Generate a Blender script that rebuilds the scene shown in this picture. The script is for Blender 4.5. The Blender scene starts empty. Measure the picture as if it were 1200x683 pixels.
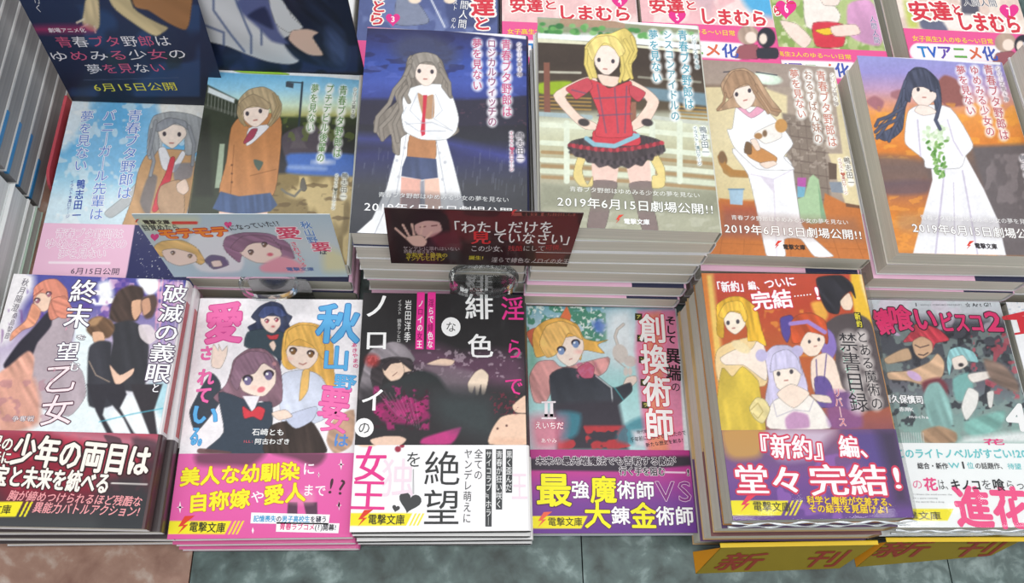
import bpy, math, random
import numpy as np
from mathutils import Matrix, Vector

SC = bpy.context.scene
COL = SC.collection
random.seed(4)
R = math.radians

# ------------------------------------------------------------------ camera
FPX = 984.2                                   # focal length in pixels of the 1200 px wide frame
CAM = np.array([0.0, 0.0, 0.5366])
_p, _r, _y = R(66.037), R(10.769), R(-10.6)
_f = np.array([0, math.cos(_p), -math.sin(_p)]); _x = np.array([1.0, 0, 0]); _u = np.cross(_x, _f)
_R = math.cos(_r)*_x + math.sin(_r)*_u; _U = -math.sin(_r)*_x + math.cos(_r)*_u
_Z = np.array([[math.cos(_y), -math.sin(_y), 0], [math.sin(_y), math.cos(_y), 0], [0, 0, 1]])
FW, RT, UP = _Z@_f, _Z@_R, _Z@_U
cd = bpy.data.cameras.new('camera'); cam = bpy.data.objects.new('camera', cd); COL.objects.link(cam)
cd.sensor_width = 36; cd.lens = FPX*36/1200; cd.clip_start = 0.02
cam.matrix_world = Matrix(((RT[0], UP[0], -FW[0], CAM[0]), (RT[1], UP[1], -FW[1], CAM[1]), (RT[2], UP[2], -FW[2], CAM[2]), (0, 0, 0, 1)))
SC.camera = cam

# ------------------------------------------------------------------ light: bright white shop ceiling with rows of tubes
SC.view_settings.view_transform = 'Standard'; SC.view_settings.look = 'None'
SC.view_settings.gamma = 1; SC.view_settings.exposure = -0.05
w = bpy.data.worlds.new('shop_light'); SC.world = w; w.use_nodes = True
w.node_tree.nodes['Background'].inputs[0].default_value = (0.93, 0.97, 1.0, 1)
w.node_tree.nodes['Background'].inputs[1].default_value = 0.62
def tube_light(x, y, z, sx, sy, power):
    ld = bpy.data.lights.new('ceiling_lamp', 'AREA'); ld.shape = 'RECTANGLE'; ld.size = sx; ld.size_y = sy; ld.energy = power
    ld.color = (1.0, 0.985, 0.96)
    o = bpy.data.objects.new('ceiling_lamp', ld); COL.objects.link(o); o.location = (x, y, z)
tube_light(-0.6, 1.5, 2.3, 3.0, 0.25, 22)
tube_light(0.9, 0.2, 2.3, 3.0, 0.25, 20)
tube_light(-0.4, -0.9, 2.3, 3.0, 0.25, 14)

# ------------------------------------------------------------------ helpers
def at(px, py, z):
    """point of the shelf display at height z that the photograph shows at (px, py)"""
    d = FW + RT*(px-600)/FPX - UP*(py-341.5)/FPX
    return CAM + d*((z-CAM[2])/d[2])
def lin(c):
    if isinstance(c, str): c = [int(c[i:i+2], 16)/255 for i in (0, 2, 4)]
    c = np.asarray(c, float); return np.where(c <= .04045, c/12.92, ((c+.055)/1.055)**2.4)
def srgb(h): return np.array([int(h[i:i+2], 16)/255 for i in (0, 2, 4)])
MATS = {}
def mat(name, color='ffffff', rough=.5, coat=0, spec=.5, noise=0, nscale=40, bump=0, bscale=60, metal=0, attr=False, stripe=None):
    if name in MATS: return MATS[name]
    m = bpy.data.materials.new(name); m.use_nodes = True; N = m.node_tree.nodes; K = m.node_tree.links
    b = N['Principled BSDF']; b.inputs['Roughness'].default_value = rough; b.inputs['Specular IOR Level'].default_value = spec
    b.inputs['Coat Weight'].default_value = coat; b.inputs['Coat Roughness'].default_value = .12; b.inputs['Metallic'].default_value = metal
    c = lin(color); base = None
    if attr:
        a = N.new('ShaderNodeVertexColor'); a.layer_name = 'ink'; base = a.outputs[0]
    tc = N.new('ShaderNodeTexCoord')
    if stripe:
        mp = N.new('ShaderNodeMapping'); mp.inputs['Scale'].default_value = (6, 6, stripe); K.new(tc.outputs['Object'], mp.inputs[0])
        nz = N.new('ShaderNodeTexNoise'); nz.inputs['Scale'].default_value = 1; nz.inputs['Detail'].default_value = 3; K.new(mp.outputs[0], nz.inputs[0])
        cr = N.new('ShaderNodeValToRGB'); cr.color_ramp.elements[0].position = .3; cr.color_ramp.elements[1].position = .7
        cr.color_ramp.elements[0].color = (*(c*.8), 1); cr.color_ramp.elements[1].color = (*c, 1)
        K.new(nz.outputs[0], cr.inputs[0]); base = cr.outputs[0]
    elif noise:
        nz = N.new('ShaderNodeTexNoise'); nz.inputs['Scale'].default_value = nscale; nz.inputs['Detail'].default_value = 5; K.new(tc.outputs['Object'], nz.inputs[0])
        cr = N.new('ShaderNodeValToRGB'); cr.color_ramp.elements[0].position = .3; cr.color_ramp.elements[1].position = .7
        cr.color_ramp.elements[0].color = (*(c*(1-noise)), 1); cr.color_ramp.elements[1].color = (*np.minimum(c*(1+noise*.4), 1), 1)
        K.new(nz.outputs[0], cr.inputs[0]); base = cr.outputs[0]
    if base: K.new(base, b.inputs['Base Color'])
    else: b.inputs['Base Color'].default_value = (*c, 1)
    if bump:
        nb = N.new('ShaderNodeTexNoise'); nb.inputs['Scale'].default_value = bscale; nb.inputs['Detail'].default_value = 2; K.new(tc.outputs['Object'], nb.inputs[0])
        bp = N.new('ShaderNodeBump'); bp.inputs['Strength'].default_value = bump; bp.inputs['Distance'].default_value = .002
        K.new(nb.outputs[0], bp.inputs['Height']); K.new(bp.outputs[0], b.inputs['Normal']); K.new(bp.outputs[0], b.inputs['Coat Normal'])
    MATS[name] = m; return m
INK = mat('printed_glossy_paper', rough=.42, coat=.10, spec=.24, attr=True, bump=.12, bscale=18)
INKT = mat('printed_lettering', rough=.42, coat=.10, spec=.24, attr=True)
PAGES = mat('book_page_edges', 'ddd8ca', rough=.85, spec=.2, stripe=1400)
def paper(h): return mat('jacket_paper_'+h, h, rough=.4, coat=.25, noise=.04, nscale=30)
def clear_mat(name, tint='ffffff', rough=.03, gloss=.12, alpha=.9):
    m = bpy.data.materials.new(name); m.use_nodes = True; N = m.node_tree.nodes; K = m.node_tree.links
    for n in list(N):
        if n.type == 'BSDF_PRINCIPLED': N.remove(n)
    t = N.new('ShaderNodeBsdfTransparent'); t.inputs[0].default_value = (*(lin(tint)*alpha), 1)
    g = N.new('ShaderNodeBsdfGlossy'); g.inputs['Roughness'].default_value = rough
    lw = N.new('ShaderNodeLayerWeight'); lw.inputs[0].default_value = .35
    ma = N.new('ShaderNodeMath'); ma.operation = 'MULTIPLY_ADD'; ma.inputs[1].default_value = .3 if 'film' in name else .8; ma.inputs[2].default_value = gloss
    ma.use_clamp = True
    tc = N.new('ShaderNodeTexCoord'); nb = N.new('ShaderNodeTexNoise'); nb.inputs['Scale'].default_value = 45; K.new(tc.outputs['Object'], nb.inputs[0])
    bp = N.new('ShaderNodeBump'); bp.inputs['Strength'].default_value = .02 if 'film' in name else 0; bp.inputs['Distance'].default_value = .002
    K.new(nb.outputs[0], bp.inputs['Height']); K.new(bp.outputs[0], g.inputs['Normal'])
    mx = N.new('ShaderNodeMixShader'); K.new(lw.outputs['Fresnel'], ma.inputs[0]); K.new(ma.outputs[0], mx.inputs[0])
    K.new(t.outputs[0], mx.inputs[1]); K.new(g.outputs[0], mx.inputs[2]); K.new(mx.outputs[0], N['Material Output'].inputs[0])
    return m

def thing(name, label, cat, M, group=None):
    o = bpy.data.objects.new(name, None); COL.objects.link(o); o.matrix_world = M; o.empty_display_size = .02
    o['label'] = label; o['category'] = cat
    if group: o['group'] = group
    return o
def obj(name, verts, faces, m, parent=None, smooth=False, label=None):
    me = bpy.data.meshes.new(name); me.from_pydata([tuple(map(float, v)) for v in verts], [], faces); me.materials.append(m)
    if smooth: me.polygons.foreach_set('use_smooth', [True]*len(me.polygons))
    o = bpy.data.objects.new(name, me); COL.objects.link(o); o.parent = parent
    if label: o['label'] = label
    return o
def box(x0, y0, z0, x1, y1, z1):
    return [(x0,y0,z0),(x1,y0,z0),(x1,y1,z0),(x0,y1,z0),(x0,y0,z1),(x1,y0,z1),(x1,y1,z1),(x0,y1,z1)], [(0,3,2,1),(4,5,6,7),(0,1,5,4),(1,2,6,5),(2,3,7,6),(3,0,4,7)]
def merge(*parts):
    V, F = [], []
    for v, f in parts:
        n = len(V); V += v; F += [tuple(i+n for i in q) for q in f]
    return V, F

# ------------------------------------------------------------------ glyphs (Blender's own font), cached flat outlines
_G = {}
def glyph(ch, off):
    k = (ch, off)
    if k not in _G:
        cu = bpy.data.curves.new('t', 'FONT'); cu.body = ch; cu.offset = off; cu.resolution_u = 2; cu.size = 1
        o = bpy.data.objects.new('t', cu); COL.objects.link(o)
        ev = o.evaluated_get(bpy.context.evaluated_depsgraph_get()); me = ev.to_mesh()
        v = np.array([x.co[:2] for x in me.vertices]).reshape(-1, 2); f = [tuple(p.vertices) for p in me.polygons]
        ev.to_mesh_clear(); bpy.data.objects.remove(o); bpy.data.curves.remove(cu)
        _G[k] = (v, f)
    return _G[k]
def adv(ch):
    if ord(ch) < 256:
        if ch in '!.,\'|i1l()': return .38 if ch != '1' else .5
        return {'M': .85, 'W': .9, 'V': .66, 'T': .62, 'm': .85, 'w': .8, ' ': .35}.get(ch, .57)
    return 1.0

# ------------------------------------------------------------------ printed sheets: a fine coloured grid (the picture) and flat lettering
def hashn(ix, iy, seed):
    h = np.sin(ix*127.1+iy*311.7+seed*74.7)*43758.5453; return h-np.floor(h)
def vnoise(x, y, seed=0):
    ix, iy = np.floor(x), np.floor(y); fx, fy = x-ix, y-iy; fx = fx*fx*(3-2*fx); fy = fy*fy*(3-2*fy)
    a, b, c, d = hashn(ix, iy, seed), hashn(ix+1, iy, seed), hashn(ix, iy+1, seed), hashn(ix+1, iy+1, seed)
    return (a*(1-fx)+b*fx)*(1-fy)+(c*(1-fx)+d*fx)*fy
def smooth_pts(P):
    n = len(P); out = []
    for i in range(n):
        a, b, c, d = P[i-1], P[i], P[(i+1) % n], P[(i+2) % n]
        for t in (0, .25, .5, .75):
            m0, m1 = (c-a)*.34, (d-b)*.34; out.append((2*t**3-3*t*t+1)*b+(t**3-2*t*t+t)*m0+(3*t*t-2*t**3)*c+(t**3-t*t)*m1)
    return np.array(out)
FR = dict(F1=(0,315,4.983), F2=(0,450,4.983), F3=(190,345,4.983), F4=(190,480,4.983), F5=(400,340,4.983), F6=(400,475,4.983), F7=(600,350,4.983), F8=(600,485,4.983),
          G1=(810,315,4.983), G2=(830,450,4.983), G3=(960,340,4.983), G4=(960,475,4.983), G5=(960,546,4.983), G6=(230,80,5.99), G7=(230,190,5.99), G8=(130,240,3.993),
          H1=(410,25,4.983), H2=(410,140,4.983), H3=(620,15,4.983), H4=(620,140,4.983), H5=(810,60,4.983), H6=(810,180,4.983), H7=(560,0,3.52), H8=(860,0,3.52),
          R1=(0,0,2.845), R2=(400,0,2.845), R3=(780,0,2.845), R4=(0,200,2.845), R5=(400,200,2.845), R6=(780,200,2.845), R7=(0,443,2.845), R8=(400,443,2.845), R9=(780,443,2.845),
          K1=(0,0,4.879), K2=(0,140,4.879), C1=(380,230,4.879), C2=(600,230,4.879), C5=(760,543,4.879), N5=(1020,0,6.21), L3=(0,580,5.0), P=(0,0,1))
MIN = [False]                                  # True while setting lettering with thick uprights and thin crossbars
class Sheet:
    """a printed face of a thing; (O, ex, ey, n) is its plane, pictures and words are laid out on the flat sheet"""
    def __init__(s, parent, M, h, x0, y0, x1, y1, step=.0005, corner=None):
        s.parent, s.M, s.h = parent, np.array(M), h; s.rect = (x0, y0, x1, y1)
        nx = max(2, int(round((x1-x0)/step))+1); ny = max(2, int(round((y1-y0)/step))+1)
        s.X, s.Y = np.meshgrid(np.linspace(x0, x1, nx), np.linspace(y0, y1, ny)); s.nx, s.ny = nx, ny
        W = s.M[:3, 3] + s.X[..., None]*s.M[:3, 0] + s.Y[..., None]*s.M[:3, 1] + h*s.M[:3, 2] - CAM
        q = W@FW; s.PX = 600+FPX*(W@RT)/q; s.PY = 341.5-FPX*(W@UP)/q
        s.C = np.ones((ny, nx, 3)); s.F = FR['P']; s.tv, s.tf, s.tc = [], [], []; s.tn = 0
    def fr(s, k): s.F = FR[k]; return s
    def px(s, x, y): return np.array([s.F[0]+x/s.F[2], s.F[1]+y/s.F[2]])
    def loc(s, x, y):
        p = s.px(x, y); d = FW + RT*(p[0]-600)/FPX - UP*(p[1]-341.5)/FPX
        O, n = s.M[:3, 3]+s.h*s.M[:3, 2], s.M[:3, 2]; t = ((O-CAM)@n)/(d@n); w = CAM+d*t-s.M[:3, 3]
        return np.array([w@s.M[:3, 0], w@s.M[:3, 1]])
    def mix(s, sl, c, a, tex=None):
        c = srgb(c) if isinstance(c, str) else c; c = np.broadcast_to(c, s.C[sl].shape).copy()
        if tex:
            ang, sc, am = tex[:3]; ca, sa = math.cos(R(ang)), math.sin(R(ang)); x, y = s.PX[sl], s.PY[sl]
            nn = vnoise((x*ca+y*sa)*sc*.12, (-x*sa+y*ca)*sc, 3)-.5; c = np.clip(c*(1+am*2*nn[..., None]), 0, 1)
        s.C[sl] = s.C[sl]*(1-a[..., None])+c*a[..., None]
    def all(s, c): s.C[:] = srgb(c); return s
    def vg(s, *st, al=1):
        """stops (y, colour) down the picture"""
        ys = [s.F[1]+y/s.F[2] for y, c in st]; cs = np.array([srgb(c) for y, c in st])
        g = np.stack([np.interp(s.PY, ys, cs[:, k]) for k in range(3)], -1); s.C[:] = s.C*(1-al)+g*al
    def _sl(s, x0, y0, x1, y1):
        m = (s.PX > x0) & (s.PX < x1) & (s.PY > y0) & (s.PY < y1)
        if not m.any(): return None
        i = np.where(m.any(1))[0]; j = np.where(m.any(0))[0]; return (slice(i[0], i[-1]+1), slice(j[0], j[-1]+1))
    def p(s, c, *pt, soft=.55, al=1, sm=True, tex=None, line=None):
        P = np.array([s.px(pt[i], pt[i+1]) for i in range(0, len(pt), 2)])
        if sm and len(P) > 3: P = smooth_pts(P)
        g = soft+1; sl = s._sl(P[:, 0].min()-g, P[:, 1].min()-g, P[:, 0].max()+g, P[:, 1].max()+g)
        if sl is None: return s
        x, y = s.PX[sl], s.PY[sl]; ins = np.zeros(x.shape, bool); d2 = np.full(x.shape, 1e9)
        for i in range(len(P)):
            ax, ay = P[i-1]; bx, by = P[i]
            if ay != by: ins ^= ((ay > y) != (by > y)) & (x < (bx-ax)*(y-ay)/(by-ay)+ax)
            L = (bx-ax)**2+(by-ay)**2+1e-9; t = np.clip(((x-ax)*(bx-ax)+(y-ay)*(by-ay))/L, 0, 1)
            d2 = np.minimum(d2, (x-ax-t*(bx-ax))**2+(y-ay-t*(by-ay))**2)
        d = np.sqrt(d2)*np.where(ins, 1, -1); a = np.clip(d/(2*soft)+.5, 0, 1)*al
        s.mix(sl, c, a, tex)
        ln_ = soft <= 1.01 and al > .95 and sm if line is None else line
        if ln_: s.mix(sl, srgb(c)*.5, np.clip(1-np.abs(d)/.62, 0, 1)*.62)
        return s
    def e(s, c, cx, cy, rx, ry, rot=0, soft=.7, al=1, tex=None):
        C0 = s.px(cx, cy); rx, ry = rx/s.F[2], ry/s.F[2]; g = max(rx, ry)+soft+1
        sl = s._sl(C0[0]-g, C0[1]-g, C0[0]+g, C0[1]+g)
        if sl is None: return s
        x, y = s.PX[sl]-C0[0], s.PY[sl]-C0[1]; ca, sa = math.cos(R(rot)), math.sin(R(rot))
        q = np.sqrt(((x*ca+y*sa)/rx)**2+((-x*sa+y*ca)/ry)**2)+1e-6; d = (1-q)*min(rx, ry)
        s.mix(sl, c, np.clip(d/(2*soft)+.5, 0, 1)*al, tex); return s
    def strands(s, c, w, *lines):
        for q in lines: s.l(srgb(c)*.62, q, w*1.35, soft=.5, al=.8); s.l(c, q, w, soft=.5)
        return s
    def l(s, c, pt, w, soft=.6, al=1):
        P = np.array([s.px(pt[i], pt[i+1]) for i in range(0, len(pt), 2)]); r = w/s.F[2]/2; g = r+soft+1
        sl = s._sl(P[:, 0].min()-g, P[:, 1].min()-g, P[:, 0].max()+g, P[:, 1].max()+g)
        if sl is None: return s
        x, y = s.PX[sl], s.PY[sl]; d2 = np.full(x.shape, 1e9)
        for i in range(len(P)-1):
            ax, ay = P[i]; bx, by = P[i+1]; L = (bx-ax)**2+(by-ay)**2+1e-9; t = np.clip(((x-ax)*(bx-ax)+(y-ay)*(by-ay))/L, 0, 1)
            d2 = np.minimum(d2, (x-ax-t*(bx-ax))**2+(y-ay-t*(by-ay))**2)
        s.mix(sl, c, np.clip((r-np.sqrt(d2))/(2*soft)+.5, 0, 1)*al); return s
    def n(s, amp=.1, sc=.15, seed=0):
        k = vnoise(s.PX*sc, s.PY*sc, seed)*.6+vnoise(s.PX*sc*2.7, s.PY*sc*2.7, seed+1)*.4-.5
        s.C[:] = np.clip(s.C*(1+2*amp*k[..., None]), 0, 1); return s
    def nc(s, c, th, sc, al=.8, box=None, seed=5, sy=1):
        """irregular patches of a colour"""
        k = vnoise(s.PX*sc, s.PY*sc*sy, seed)*.65+vnoise(s.PX*sc*2.3, s.PY*sc*2.3*sy, seed+2)*.35
        a = np.clip((k-th)/.08, 0, 1)*al
        if box:
            (ax, ay), (bx, by) = s.px(*box[:2]), s.px(*box[2:])
            a = a*np.clip((s.PX-ax)/3, 0, 1)*np.clip((bx-s.PX)/3, 0, 1)*np.clip((s.PY-ay)/3, 0, 1)*np.clip((by-s.PY)/3, 0, 1)
        s.mix((slice(None), slice(None)), c, a); return s
    def _glyphs(s, st, p0, p1, hgt, col, off, vert, slant, lay):
        d = p1-p0; L = np.linalg.norm(d); d = d/L; pr = np.array([-d[1], d[0]])
        A = [1.0 if vert else adv(ch) for ch in st]; k = L/sum(A); q = 0
        for i, ch in enumerate(st):
            a = A[i]; mid = p0+d*(q+a/2)*k; q += a
            c = col[i % len(col)] if isinstance(col, (list, tuple)) else col
            if ch in ' 　': continue
            if vert and ch in 'ー―〜': ch = '｜'
            v, f = glyph(ch, 0)
            if len(v) == 0: continue
            w = adv(ch) if not vert else 1.0
            if ord(ch) < 256:
                cx = (v[:, 0].min()+v[:, 0].max())/2; u = v[:, 0]-cx; ww = v[:, 1]-.36
            else: u = v[:, 0]-.5; ww = v[:, 1]-.38
            if vert:
                ax, ay = pr*hgt, -d*k
            else: ax, ay = d*k, pr*hgt
            u = u+slant*ww
            P0 = mid+u[:, None]*ax+ww[:, None]*ay
            m_ = (0 if off < .004 else 4 if off < .025 else 8) if not lay < .0001 else 12
            k_ = .75 if lay > .0001 else 1.0; ky = k_*(.3 if MIN[0] and lay > .0001 else 1)
            ring_ = [(0, 0)]+[(k_*off*math.cos(2*math.pi*j/m_), ky*off*math.sin(2*math.pi*j/m_)) for j in range(m_)]
            for j_, (ox, oy) in enumerate(ring_):        # a heavier weight is the same outline struck again round a small circle
                P = P0+ox*ax/np.linalg.norm(ax)*hgt+oy*ay/np.linalg.norm(ay)*hgt; n0 = s.tn; s.tn += len(P)
                s.tv.append(np.c_[P, np.full(len(P), s.h+lay+j_*1.2e-6)]); s.tf += [tuple(j+n0 for j in fc) for fc in f]
                s.tc.append(np.tile(lin(c), (len(P), 1)))
    def t(s, st, x0, y0, x1, y1, size, c='101010', b=0, v=False, glow=None, gw=1.3, out=None, ow=.045, sl=0, ga=.92, gs=None):
        """a line of lettering whose centre line runs (x0,y0)-(x1,y1)"""
        if glow:
            N_ = len(st)
            for i in range(N_):
                f_ = (i+.5)/N_; x, y = x0+(x1-x0)*f_, y0+(y1-y0)*f_; hh = math.hypot(x1-x0, y1-y0)/N_/2
                s.e(glow, x, y, size*.56*gw/1.3, max(hh*1.12, size*.4) if v else size*.56, soft=gs or max(1.1, size/s.F[2]*.17), al=ga)
        p0, p1 = s.loc(x0, y0), s.loc(x1, y1); mx, my = (x0+x1)/2, (y0+y1)/2
        q = s.loc(mx+size/2, my)-s.loc(mx-size/2, my) if v else s.loc(mx, my-size/2)-s.loc(mx, my+size/2)
        h = np.linalg.norm(q)
        if v and np.cross(p1-p0, q) < 0: h = abs(h)
        if out: s._glyphs(st, p0, p1, h, out, round(b+ow, 3), v, sl, .00008)
        s._glyphs(st, p0, p1, h, c, b, v, sl, .00014); return s
    def flat(s, c, *pt, lay=.00011):
        """a crisp flat patch printed among the lettering"""
        P = np.array([s.loc(pt[i], pt[i+1]) for i in range(0, len(pt), 2)]); n0 = s.tn; s.tn += len(P)
        s.tv.append(np.c_[P, np.full(len(P), s.h+lay)]); s.tf.append(tuple(range(n0, n0+len(P)))); s.tc.append(np.tile(lin(c), (len(P), 1))); return s
    def done(s, name='cover_artwork', lname='cover_lettering'):
        if name == 'cover_artwork': s.n(.035, .42, 31).n(.03, .13, 44)        # brush grain of the printed pictures
        V = np.stack([s.X, s.Y, np.full(s.X.shape, s.h)], -1).reshape(-1, 3); nx, ny = s.nx, s.ny
        i = np.arange(nx*ny).reshape(ny, nx); F = np.stack([i[:-1, :-1], i[:-1, 1:], i[1:, 1:], i[1:, :-1]], -1).reshape(-1, 4)
        me = bpy.data.meshes.new(name); me.vertices.add(len(V)); me.vertices.foreach_set('co', V.ravel())
        me.loops.add(F.size); me.loops.foreach_set('vertex_index', F.ravel().astype(np.int32)); me.polygons.add(len(F))
        me.polygons.foreach_set('loop_start', np.arange(0, F.size, 4, dtype=np.int32)); me.update(calc_edges=True)
        at_ = me.color_attributes.new('ink', 'FLOAT_COLOR', 'POINT')
        at_.data.foreach_set('color', np.c_[lin(np.clip(s.C.reshape(-1, 3), 0, 1)), np.ones(len(V))].ravel().astype(np.float32))
        me.materials.append(INK); o = bpy.data.objects.new(name, me); COL.objects.link(o); o.parent = s.parent
        if s.tv:
            V = np.concatenate(s.tv); C = np.concatenate(s.tc); me = bpy.data.meshes.new(lname); me.from_pydata(V.tolist(), [], s.tf)
            fl = np.zeros(len(me.polygons)*3); me.polygons.foreach_get('normal', fl)
            a2 = me.color_attributes.new('ink', 'FLOAT_COLOR', 'POINT'); a2.data.foreach_set('color', np.c_[C, np.ones(len(C))].ravel().astype(np.float32))
            me.materials.append(INKT); t = bpy.data.objects.new(lname, me); COL.objects.link(t); t.parent = s.parent
        return o

# ------------------------------------------------------------------ books
def pose(cx, cy, z, rot=0): return Matrix.Translation((cx, cy, z))@Matrix.Rotation(rot, 4, 'Z')
def shell(hw, hd, z0, z1, y0, y1, t, left, spine=True):
    """a C of paper: front board, rounded spine on the +x side, back board"""
    prof = [(-left, z1), (hw-.002, z1)]
    if spine:
        r = min(.0022, (z1-z0)*.3)
        prof += [(hw-r*.3, z1-r*.3), (hw, z1-r), (hw, z0+r), (hw-r*.3, z0+r*.3)]
    prof += [(hw-.002, z0), (-left, z0)]
    inn = []
    for (x, z) in prof:
        inn.append((x-(t if x > hw-.0021 else 0), z-t if z > (z0+z1)/2 else z+t))
    V, F = [], []; n = len(prof)
    for y in (y0, y1):
        V += [(x, y, z) for x, z in prof] + [(x, y, z) for x, z in inn]
    for i in range(n-1):
        F += [(i, i+1, 2*n+i+1, 2*n+i), (n+i, 3*n+i, 3*n+i+1, n+i+1), (i, n+i, n+i+1, i+1), (2*n+i, 2*n+i+1, 3*n+i+1, 3*n+i)]
    F += [(0, 2*n, 3*n, n), (n-1, 2*n-1, 4*n-1, 3*n-1)]
    return V, F
def book(label, cx, cy, ztop, th, rot=0, jacket='f2f2f0', band=None, group=None, W=.105, D=.150, name='paperback_book', pages=None):
    """band = (height in m, colour). Origin at the middle of the underside."""
    M = pose(cx, cy, ztop-th, rot); o = thing(name, label, 'book', M, group); hw, hd = W/2, D/2; t = .00035
    obj('page_block', *box(-hw+.0008, -hd+.0008, t+.0001, hw-.0014, hd-.0008, th-t-.0001), pages or PAGES, o)
    jk = obj('cover', *shell(hw, hd, 0.00005, th-.00012, -hd, hd, t, hw), paper(jacket), o)
    bd = None
    if band:
        bd = obj('paper_band', *shell(hw+.0003, hd, -.00003, th-.00002, -hd-.0001, -hd+band[0], .00012, hw+.0001), paper(band[1]), o)
    o['_th'] = 0; del o['_th']
    return dict(o=o, M=M, th=th, jk=jk, bd=bd, hw=hw, hd=hd, band=band)
def cover_sheet(b, step=.0005, ybot=None):
    y0 = -b['hd'] if not b['band'] else -b['hd']+b['band'][0]
    return Sheet(b['jk'], b['M'], b['th'], -b['hw'], y0, b['hw']-.0016, b['hd'], step)
def band_sheet(b, step=.0005):
    return Sheet(b['bd'], b['M'], b['th']+.00018, -b['hw'], -b['hd'], b['hw']-.0016, -b['hd']+b['band'][0], step)
def place(z, L, Rt, Fy, By):  return ((L+Rt)/2000, (Fy+By)/2000, z)
ORD = ['second', 'third', 'fourth', 'fifth', 'sixth', 'seventh', 'eighth', 'ninth', 'tenth']
def under(top, n, th, what, cx, cy, ztop, group, spec, zmin=0.0):
    """the books beneath a top book, each one its own; spec gives (dx, dy, jacket, band)"""
    z = ztop
    for i in range(n):
        dx, dy, jc, bd = spec[min(i, len(spec)-1)]
        last = i == n-1
        t = th if not last else z-zmin
        b_ = book('%s book from the top of the stack %s' % (ORD[i], what), cx+dx/1000, cy+dy/1000, z-.0002, t-.0004, R(random.uniform(-.5, .5)), jc, bd, group)
        if bd and bd[1] == 'efc0da': obj('band_panel', *box(.016, -b_['hd']-.0002, b_['th']-.0001, b_['hw']-.002, -b_['hd']+.014, b_['th']+.0001), paper('23284a'), b_['bd'], label='dark starry end of the pink band')
        z -= t
    return z

# ================================================================== counter: marble tiles
def marble(name, c1, c2, c3, sc):
    m = bpy.data.materials.new(name); m.use_nodes = True; N = m.node_tree.nodes; K = m.node_tree.links; b = N['Principled BSDF']
    b.inputs['Roughness'].default_value = .4
    tc = N.new('ShaderNodeTexCoord'); n1 = N.new('ShaderNodeTexNoise'); n1.inputs['Scale'].default_value = sc; n1.inputs['Detail'].default_value = 9; n1.inputs['Roughness'].default_value = .6; n1.inputs['Distortion'].default_value = .35
    n2 = N.new('ShaderNodeTexNoise'); n2.inputs['Scale'].default_value = sc*3.1; n2.inputs['Detail'].default_value = 6; n2.inputs['Distortion'].default_value = .5
    K.new(tc.outputs['Object'], n1.inputs[0]); K.new(tc.outputs['Object'], n2.inputs[0])
    r1 = N.new('ShaderNodeValToRGB'); e = r1.color_ramp.elements; e[0].position = .36; e[0].color = (*lin(c1), 1); e[1].position = .54; e[1].color = (*lin(c2), 1); q = e.new(.70); q.color = (*lin(c3), 1)
    mx = N.new('ShaderNodeMix'); mx.data_type = 'FLOAT'; mx.inputs[0].default_value = .35; K.new(n1.outputs[0], mx.inputs[2]); K.new(n2.outputs[0], mx.inputs[3])
    K.new(mx.outputs[0], r1.inputs[0]); K.new(r1.outputs[0], b.inputs['Base Color'])
    return m
GREEN = marble('green_marble', '1f2e2c', '526664', '9fb2b0', 30)
BROWN = marble('brown_marble', '7a5446', '9a7868', 'cdc4ba', 26)
GROUT = mat('tile_grout', '4a4f4e', rough=.9)
counter = thing('display_counter', 'marble tiled display counter carrying all the book stacks', 'counter', Matrix())
obj('slab', *box(-.72, -.16, -.04, .86, .75, -.0052), GROUT, counter)
for i, x in enumerate((-.62, -.385, -.15, .085, .32, .555)):
    for j, y in enumerate((-.155, .08, .315, .55)):
        g = .0004
        o = obj('marble_tile', *box(x+g, y+g, -.005, x+.235-g, min(y+.235, .745)-g, 0), BROWN if i < 2 else GREEN, counter)
        if i < 2: o['label'] = 'brown veined tile'

# ================================================================== stacks of paperbacks
BACK, FRONT, REAR = 'paperbacks in the back display row', 'paperbacks in the front display row', 'paperbacks in the rearmost row'
PINKB = (.045, 'f3c3dc')
def stack(ztop, n, cx, cy, label, what, group, rot=0, jacket='eeeef0', band=None, spec=None, th0=None):
    th = ztop/n; th0 = th0 or th
    top = book(label, cx, cy, ztop, th0, rot, jacket, band, group)
    if n > 1: under(top, n-1, (ztop-th0)/(n-1), what, cx, cy, ztop-th0, group, spec or [(0, 0, 'eeeef0', band)])
    return top
pk = (.047, 'efc0da')
# back row, left to right
T1 = stack(.018, 1, -.2185, .295, 'paperback with pale blue sky cover and pink paper band, left end of back row', '', BACK, R(.2), 'dfeaf4', (.0503, 'f0c0da'))
T2 = stack(.047, 3, -.1165, .305, 'paperback with cover of a person in brown blazer by a dusk shore', 'topped by the brown blazer cover', BACK, R(.3), 'e9ece8', None, [(1, -4, 'e8e8ea', pk), (3, -5, 'e8e8ea', pk)])
T3 = stack(.100, 6, -.0045, .3003, 'paperback with night blue cover of a person in long white coat', 'topped by the white coat night cover', BACK, R(-.8), '30345a', None,
           [(0, 0, 'e8e8ea', None), (1, 0, 'e8e8ea', None), (2, 1, 'e8e8ea', None), (4, 1, 'e8e8ea', pk), (5, -4, 'e8e8ea', pk)])
T4 = stack(.120, 8, .1043, .2968, 'paperback with cover of a yellow-haired person in red plaid dress', 'topped by the red plaid dress cover', BACK, R(-.7), 'd8d8cc', None,
           [(0, 0, 'e8e8ea', None), (-1, -.5, 'e8e8ea', None), (-1, 0, 'e8e8ea', None), (-1, .5, 'e8e8ea', None), (-1.5, -2, 'e8e8ea', pk), (-2, -3.5, 'e8e8ea', pk), (-2, -3, 'e8e8ea', pk)])
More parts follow.
